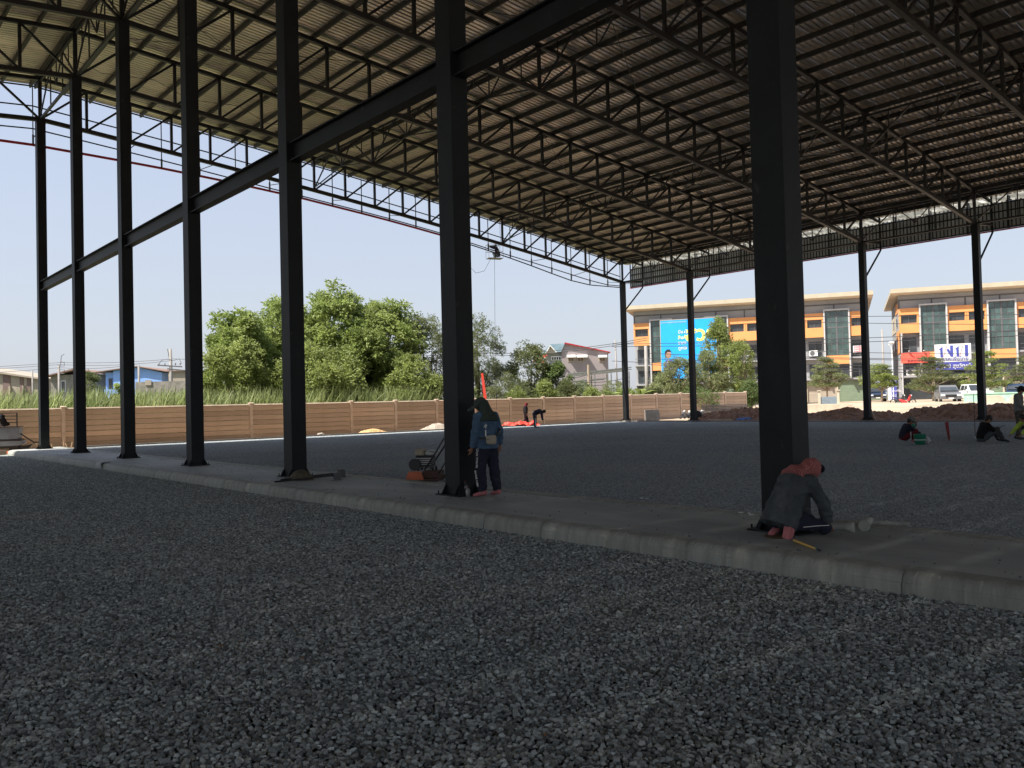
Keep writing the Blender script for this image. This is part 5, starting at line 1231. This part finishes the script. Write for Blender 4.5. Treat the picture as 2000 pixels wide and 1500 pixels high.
# ------------------------------------------------------------------ heaps
def heap(name, m, x0, x1, y0, y1, prof, step, seed, label, cat, rough=.28, fx=None, z0=0.0):
    nx = int((x1-x0)/step)+1; ny = int((y1-y0)/step)+1; V = []; Fc = []
    for j in range(ny):
        y = y0+(y1-y0)*j/(ny-1); ph = prof(y)
        for i in range(nx):
            u = i/(nx-1); x = x0+(x1-x0)*u; b = sst(0, .42, u)*(1-sst(.6, 1, u)) if fx is None else fx(u)
            p = Vector((x*1.1, y*1.1, seed)); h = ph*b
            t = noise.fractal(p*.8, .8, 2.0, 3)
            z = h*(1+rough*1.0*t) + rough*.45*noise.noise(p*2.4)*min(1, h*1.5) + rough*.42*(.5-noise.cell(p*5+Vector((noise.noise(p*4), noise.noise(p*4.3), 0))))*.5*min(1, h*3) + rough*.25*noise.noise(p*9)*min(1, h*3)
            V.append((x+.12*noise.noise(p*2.1)*b, y+.12*noise.noise(p*2.1+Vector((5, 5, 5)))*b, z0 + (z if h > .01 else -.12)))
    mb = MB(); mb.v = V; mb.f = [(j*nx+i, j*nx+i+1, (j+1)*nx+i+1, (j+1)*nx+i) for j in range(ny-1) for i in range(nx-1)]; mb.m = [0]*len(mb.f)
    return mb.build(name, m, None, fix=False, label=label, cat=cat)
def interp(T):
    def f(y):
        if y <= T[0][0] or y >= T[-1][0]: return 0
        for (a, b), (c, d) in zip(T[:-1], T[1:]):
            if a <= y <= c: t = (y-a)/(c-a); t = t*t*(3-2*t); return b+(d-b)*t
        return 0
    return f
heap('dirt_mound', M['dirt'], 47.0, 53.5, 29.5, 38.5, interp([(29.6, 0), (30.5, .55), (32, .75), (33.7, .84), (35, .72), (36.6, .62), (38.4, 0)]), .11, 3, 'dark brown clay heap just left of the nearest column', 'dirt mound')
heap('dirt_mound', M['dirt'], 47.0, 53.5, 23.0, 31.0, interp([(23.1, 0), (24.2, .5), (25.2, .52), (26.8, .76), (28.2, .52), (29.6, .5), (30.9, 0)]), .11, 8, 'low dark brown clay heap between the nearest column and the third far column', 'dirt mound')
heap('dirt_mound', M['dirt'], 47.0, 53.5, 9.0, 23.6, interp([(9.1, 0), (10, .72), (13, .8), (16, .78), (18, .8), (20, .88), (21, .76), (22.2, .7), (22.9, .35), (23.5, 0)]), .11, 13, 'longest and highest dark brown clay heap running out at the right edge', 'dirt mound')
cone = lambda u: sst(0, .5, u)*(1-sst(.5, 1, u))
a = atz(730, 846, .1); a = Vector((a.x*43.3/a.y, 43.3, 0))
heap('sand_heap', M['sand'], a.x-1.6, a.x+1.7, 42.3, 44.6, interp([(42.35, 0), (43.4, .36), (44.5, 0)]), .07, 21, 'small orange sand heap in front of the fence', 'sand heap', .18, cone, .0)
a = atz(850, 836, .1); a = Vector((a.x*43.6/a.y, 43.6, 0))
heap('gravel_heap', M['sandgrey'], a.x-1.7, a.x+2.2, 42.3, 45.0, interp([(42.35, 0), (43.6, .52), (44.9, 0)]), .07, 27, 'pale grey gravel heap partly behind the sixth column', 'gravel heap', .10, cone, .0)
a = atz(627, 854, .1)
sb = MB(); sb.ell((0, 0, .08), .24, .12, .12); bake(sb, 'pale_rock', M['concrete'], None, .02, 2, .05, 9, label='pale pink rock on the kerb in front of the fence', cat='rock').location = (a.x*42.3/a.y, 42.3, .1)
# soil strip with debris beyond the first column
for i, (px, y0, y1, lx) in enumerate(((71, 866, 880, .02), (103, 866, 877, -.05), (125, 860, 877, .0), (134, 866, 876, -.12), (138, 863, 877, .08))):
    a = atz(px, y1, .05); h = (y1-y0)*40/FPX
    t = empty('wooden_stake', a, 0, ['short pale stake left of the first ridge column', 'short pale stake just right of the first ridge column', 'tall thin pale stake left of the second ridge column', 'leaning pale stake touching the thin tall stake', 'pale forked stake nearest to the second ridge column'][i], 'stake', 'wooden stakes in the soil by the first columns')
    MB().bar((0, 0, -.1), (lx, 0, h), .05, .03).build('stake_post', M['wood'], t); MB().bar((0, -.02, h*.35), (-.12+lx, -.02, .0), .03, .03).build('strut', M['wood'], t)
for i, (px, py) in enumerate(((85, 880), (110, 879), (210, 872), (222, 870), (236, 869))):
    o = MB().box(-.25, .25, -.04, .04, 0, .04).build('timber_scrap', M['wood'], None, loc=atz(px, py, .06), label=['timber offcut beside the foot of the first ridge column', 'timber offcut between the first and second ridge columns', 'timber offcut left of the third ridge column, leftmost', 'timber offcut left of the third ridge column, middle one', 'timber offcut nearest to the third ridge column'][i], cat='timber', group='timber offcuts by the fence'); o.rotation_euler = (0, radians(random.uniform(-12, 3)), random.uniform(0, 3))
# machine trailer at the left edge
tr = empty('machine_trailer', atz(12, 884, 0) , radians(-18), 'blue-grey machine trailer with black rail rack at the left edge', 'trailer')
MB().prism([(-1.6, .62), (.55, .62), (.62, 1.12), (-1.6, 1.15)], -.6, .6, 'y').build('machine_body', M['bluegrey'], tr)
MB().box(-1.6, .66, -.62, .62, .53, .612).build('sill', M['black'], tr)
MB().prism([(-1.6, .30), (.62, .32), (.75, .40), (.70, .525), (-1.6, .525)], -.64, .64, 'y').build('bumper', M['bluegrey'], tr)
MB().box(-1.5, .55, -.5, .5, .2, .299).build('underframe', M['black'], tr); MB().box(-1.6, .62, -.61, .61, 1.152, 1.19).build('top_plate', M['black'], tr)
for z in (1.35, 1.5, 1.65, 1.78): MB().box(-1.6, .50, -.58, -.55, z, z+.028).build('rack_rail', M['black'], tr)
for x in (-1.0, -.3, .5): MB().box(x, x+.05, -.585, -.545, 1.19, 1.81).build('rack_post', M['black'], tr)
c = MB(); c.tube([(-.05, -.62, 1.75), (-.08, -.64, 1.55), (.02, -.63, 1.40), (.0, -.62, 1.22)], [.10, .17, .12, .15], 10); c.ell((.16, -.62, 1.30), .09, .07, .08)
bake(c, 'dark_jacket', M['cl_black'], None, .02, 2, .03, 9, label='dark jacket hanging on the trailer rack', cat='jacket').matrix_world = tr.matrix_basis
bpy.data.objects['dark_jacket'].location = tr.location; bpy.data.objects['dark_jacket'].rotation_euler = tr.rotation_euler
MB().bar((.6, -.2, .85), (1.15, -.2, .42), .05, .05).bar((1.1, -.2, .43), (1.4, -.2, .43), .06, .06).build('tow_bar', M['black'], tr)
for y in (-.66, .5):
    o = MB().tube([(-.7, y, .28), (-.7, y+.16, .28)], .28, 20).build('wheel', M['rubber'], tr); MB().tube([(-.7, y-.01, .28), (-.7, y+.17, .28)], .14, 14).build('rim', M['metal'], o)
MB().prism([(.15, .12), (.95, .16), (1.1, .36), (.8, .30), (.2, .28)], -.3, .1, 'y').build('mudflap', M['black'], tr)
o = MB().box(-.6, .6, -.2, .2, 0, .1).build('red_crate', M['orange2'], None, loc=atz(28, 886, .0), label='flat red-orange box under the machine trailer', cat='box'); o.rotation_euler = (0, 0, -YAW)

# ------------------------------------------------------------------ yard stock beyond the corner column
b = Vector((49.3, 41.4, 0)); dc = empty('drain_block', Vector((46.9, 40.2, .12)), radians(-42), 'pale concrete drain block with a round opening beside the corner column', 'concrete block')
MB().box(0, .95, 0, .8, 0, .82).build('block_body', M['concrete'], dc, bevel=.015)
MB().prism([(.32*cos(k*pi/10)+.42, .40+.32*sin(k*pi/10)) for k in range(20)], .952, 1.0, 'x').build('opening_rim', M['concrete_d'], dc)
MB().prism([(.25*cos(k*pi/10)+.42, .40+.25*sin(k*pi/10)) for k in range(20)], 1.001, 1.01, 'x').build('opening', M['signwhite'], dc)
rnd = random.Random(9)
pos = [(1302, .0), (1310, .0), (1318, .0), (1326, .0), (1306, .2), (1314, .2), (1322, .2), (1336, .0), (1332, .22), (1340, .1)]
labs = ['bottom left', 'second bottom', 'third bottom', 'fourth bottom', 'upper left', 'upper middle', 'upper right', 'far right bottom', 'topmost right', 'half buried right']
for i, (px, z) in enumerate(pos):
    a = atz(px, 821, .15); a = Vector((a.x*40.5/a.y*1.02, 40.0, .18+z)); r = .10
    t = empty('concrete_pile', a, radians(rnd.uniform(15, 50)), 'pale concrete pile of the jumbled heap, %s one' % labs[i], 'concrete pile', 'jumbled concrete piles by the drain block')
    MB().tube([(0, 0, r), (2.6, .0, r+.1+rnd.uniform(0, .22))], r, 8).build('pile_shaft', M['concrete'], t)
for i in range(8):
    t = empty('plank_stack_board', Vector((51.5, 38.5+.0, .35+.11*i)), radians(-52+rnd.uniform(-3, 3)), 'pale concrete board in the stack behind the second far column, %s' % ['the lowest', 'second from the ground', 'third from the ground', 'fourth from the ground', 'fourth from the top', 'third from the top', 'just under the top one', 'the topmost'][i], 'board', 'stacked concrete boards by the fence')
    MB().box(-.2+rnd.uniform(-.08, .08), 3.2+rnd.uniform(-.15, .15), 0, .9, 0, .06).build('board', M['concrete'], t)
t = empty('timber_bearer', Vector((51.7, 37.9, .0)), radians(-52), 'thick bearers under the stacked concrete boards', 'bearer'); MB().box(.3, .5, -.1, .9, .0, .349).build('bearer', M['wood'], t); MB().box(2.4, 2.6, -.1, .9, .0, .349).build('bearer', M['wood'], t)
dr = empty('drum', Vector((48.2, 36.7, .2)), radians(-60), 'black barrel lying at the foot of the clay heap', 'barrel'); MB().tube([(0, 0, .32), (0, .7, .32)], .32, 20).build('drum_wall', M['black'], dr)
o = MB().tube([(0, 0, 0), (0, 0, 0.001)], .3, 6) if False else None
sheet('blue_sheet', Vector((47.2, 32.2, .2)), 1.2, .6, .2, M['bluetarp'], 5, 'small crumpled blue sheet beside the nearest column', 'sheet')
for i, (yy) in enumerate((34.2, 33.4)):
    o = MB().box(-.5, .5, -.06, .06, 0, .05).build('timber_scrap', M['wood'], None, loc=(46.8, yy, .22), label=['timber offcut at the foot of the clay heap, left one', 'timber offcut at the foot of the clay heap, right one'][i], cat='timber'); o.rotation_euler = (0, 0, radians(80+i*30))
# mint parapet wall, gate posts and low wall by the road
def roadthing(n, px, D, z, label, cat, rz=RZ, group=None): return empty(n, ground(px, D, z), rz, label, cat, group)
mw = roadthing('mint_wall', 1882, 70, .35, 'mint green parapet wall with recessed panels at the right', 'wall')
MB().box(0, 9.5, 0, .25, 0, 1.12).build('wall', M['mint'], mw); MB().box(-.05, 9.55, -.05, .3, 1.122, 1.22).build('coping', M['mint'], mw)
for i in range(4): MB().prism([(1.2+2.1*i, .18), (2.9+2.1*i, .18), (2.9+2.1*i, .75), (2.65+2.1*i, .98), (1.45+2.1*i, .98), (1.2+2.1*i, .75)], -.03, -.001, 'y').build('panel', M['creamwall'], mw)
lw = roadthing('low_wall', 1560, 68, .2, 'low brownish wall in front of the left building', 'wall'); MB().box(0, 4.0, 0, .2, 0, .75).build('wall', M['fencepost'], lw)
gp = roadthing('gate_posts', 1600, 84, .6, 'two cream gate posts with a grey panel between them', 'gate')
for s in (0, 1.75): MB().box(s-.12, s+.12, -.12, .12, 0, 1.5).build('post', M['creamwall'], gp); MB().box(s-.2, s+.2, -.2, .2, 1.502, 1.6).build('post_cap', M['creamwall'], gp)
MB().box(.125, 1.62, -.03, .03, .15, .95).build('panel', M['bluegrey'], gp)
# vehicles
def car(label, px, D, z, rz, paint, kind, cat):
    t = roadthing('parked_car' if kind != 'pickup' else 'pickup_truck', px, D, z, label, cat, rz)
    Lh = 2.3; w = .88
    if kind == 'pickup': prof = [(-2.5, .5), (-2.5, 1.15), (-1.0, 1.15), (-.9, 1.2), (.9, 1.15), (2.2, 1.08), (2.45, .85), (2.45, .45)]; cab = [(-.95, 1.15), (-.8, 1.78), (.45, 1.78), (1.15, 1.15)]
    else: prof = [(-2.2, .45), (-2.28, .9), (-2.15, 1.1), (1.0, 1.12), (2.05, 1.02), (2.3, .8), (2.3, .42)]; cab = [(-2.1, 1.1), (-1.75, 1.72), (.35, 1.74), (1.15, 1.12)]
    MB().prism(prof, -w, w, 'y').build('body', M[paint], t, bevel=.05)
    c = [Vector((x, 0, z_)) for x, z_ in cab]; mb = MB()
    mb.loft([[Vector((x, -w*.98 if z_ < 1.3 else -w*.80, z_)) for x, z_ in cab], [Vector((x, w*.98 if z_ < 1.3 else w*.80, z_)) for x, z_ in cab]]); mb.build('cabin', M[paint], t, bevel=.03)
    zt_ = cab[1][1]
    for s in (-1, 1):
        mb = MB(); xs_ = (cab[0][0]+.25, (cab[0][0]+cab[3][0])/2-.05, cab[3][0]-.35)
        for a_, b_ in ((xs_[0], xs_[1]-.04), (xs_[1]+.04, xs_[2])):
            MB()._add([(a_, s*w*.985, 1.2), (b_, s*w*.985, 1.2), (min(b_, cab[2][0]), s*w*.83, zt_-.09), (max(a_, cab[1][0]+.1), s*w*.83, zt_-.09)], [(0, 1, 2, 3)]).build('side_window', M['glassdark'], t, fix=False)
    MB()._add([(cab[3][0]-.02+.03, -w*.85, 1.2), (cab[3][0]-.02+.03, w*.85, 1.2), (cab[2][0]+.07, w*.72, zt_-.06), (cab[2][0]+.07, -w*.72, zt_-.06)], [(0, 1, 2, 3)]).build('windscreen', M['glassdark'], t, fix=False)
    xf = prof[-1][0]
    MB().box(xf+.001, xf+.04, -.45, .45, .62, .85).build('grille', M['black'], t); MB().box(xf+.001, xf+.05, -.86, .86, .42, .56).build('bumper', M['darkgrey'], t); MB().box(xf+.051, xf+.06, -.22, .22, .46, .56).build('number_plate', M['white'], t)
    for s in (-1, 1): MB().box(xf-.12, xf+.03, s*.67-.18, s*.67+.18, .72, .88).build('headlight', M['signwhite'], t); MB().box(cab[3][0]-.3, cab[3][0]-.1, s*(w+.08)-.07, s*(w+.08)+.07, 1.18, 1.32).build('mirror', M[paint], t)
    for x in (-1.4, 1.45):
        for s in (-1, 1):
            o = MB().tube([(x, s*(w-.2), .34), (x, s*(w+.02), .34)], .34, 18).build('wheel', M['rubber'], t); MB().tube([(x, s*(w+.021), .34), (x, s*(w+.03), .34)], .2, 12).build('rim', M['metal'], o)
    return t
car('silver car with open black grille facing the camera in front of the right building', 1850, 80, .62, radians(-150), 'car_silver', 'suv', 'car')
car('white pickup truck standing behind the mint wall', 1900, 82, .62, radians(-135), 'car_white', 'pickup', 'pickup truck')
car('dark blue car half hidden behind the third far column', 1712, 98, .75, radians(-150), 'car_blue', 'suv', 'car')
car('dark car behind the mint wall near the man in the hat', 1985, 84, .62, radians(-160), 'car_blue', 'suv', 'car')
def motorbike(label, px, D, z, rz, m):
    t = roadthing('motorcycle', px, D, z, label, 'motorcycle', rz)
    for x in (-.6, .6):
        mb = MB(); n = 18
        ring = [[Vector((x+(.27+.045*cos(b_))*cos(2*pi*k_/n), .045*sin(b_), .3+(.27+.045*cos(b_))*sin(2*pi*k_/n))) for b_ in [2*pi*q_/6 for q_ in range(6)]] for k_ in range(n+1)]
        mb.loft(ring); o = mb.build('wheel', M['rubber'], t)
        sp = MB()
        for k_ in range(6): sp.bar((x, 0, .3), (x+.25*cos(k_*pi/3), 0, .3+.25*sin(k_*pi/3)), .02)
        sp.build('spokes', M['metal'], o)
    MB().prism([(-.55, .62), (-.2, .55), (.1, .45), (.15, .25), (-.2, .25), (-.5, .45)], -.09, .09, 'y').build('frame_cover', M[m], t, bevel=.02)
    MB().prism([(-.6, .78), (.1, .70), (.1, .62), (-.6, .68)], -.12, .12, 'y').build('seat', M['black'], t, bevel=.02)
    MB().prism([(.15, .4), (.35, .45), (.5, .95), (.4, 1.0), (.2, .6)], -.17, .17, 'y').build('front_shield', M[m], t, bevel=.02)
    MB().tube([(.6, 0, .3), (.42, 0, .98)], .03, 6).build('fork', M['metal'], t); MB().tube([(.3, -.3, 1.02), (.42, 0, 1.0), (.3, .3, 1.02)], .018, 6).build('handlebar', M['black'], t)
    MB().ell((.5, 0, .92), .07, .08, .07).build('headlight', M['signwhite'], t, smooth=True); return t
motorbike('red motorcycle parked beside the navy banner', 1768, 78, .55, radians(-75), 'redpaint')
motorbike('dark motorcycle behind the red one beside the navy banner', 1756, 81, .57, radians(-90), 'black')
# dry leaves on the gravel
for i, (px, py) in enumerate(((432, 1262), (421, 1270), (470, 1253), (589, 1286), (1065, 1435))):
    o = MB()._add([(-.02, 0, 0), (0, -.012, .006), (.022, 0, 0), (0, .012, .006)], [(0, 1, 2, 3)]).build('dry_leaf', M['dryleaf'], None, loc=atz(px, py, .035), label=['small orange dry leaf on the left gravel, upper one of the close pair', 'small orange dry leaf on the left gravel, lower one of the close pair', 'small orange dry leaf just right of the close pair', 'single dry leaf right of the leaf group on the gravel', 'single dry leaf at the lower middle edge of the gravel'][i], cat='leaf', group='dry leaves on the gravel', fix=False); o.rotation_euler = (.2, .1, i*1.7)
# lettering becomes mesh
dg = bpy.context.evaluated_depsgraph_get(); dg.update()
for o in TEXTS:
    me = bpy.data.meshes.new_from_object(o.evaluated_get(dg)); n = bpy.data.objects.new('lettering', me); COL.objects.link(n)
    n.parent = o.parent; n.location = o.location; n.rotation_euler = o.rotation_euler; n.scale = o.scale
    bpy.data.objects.remove(o)
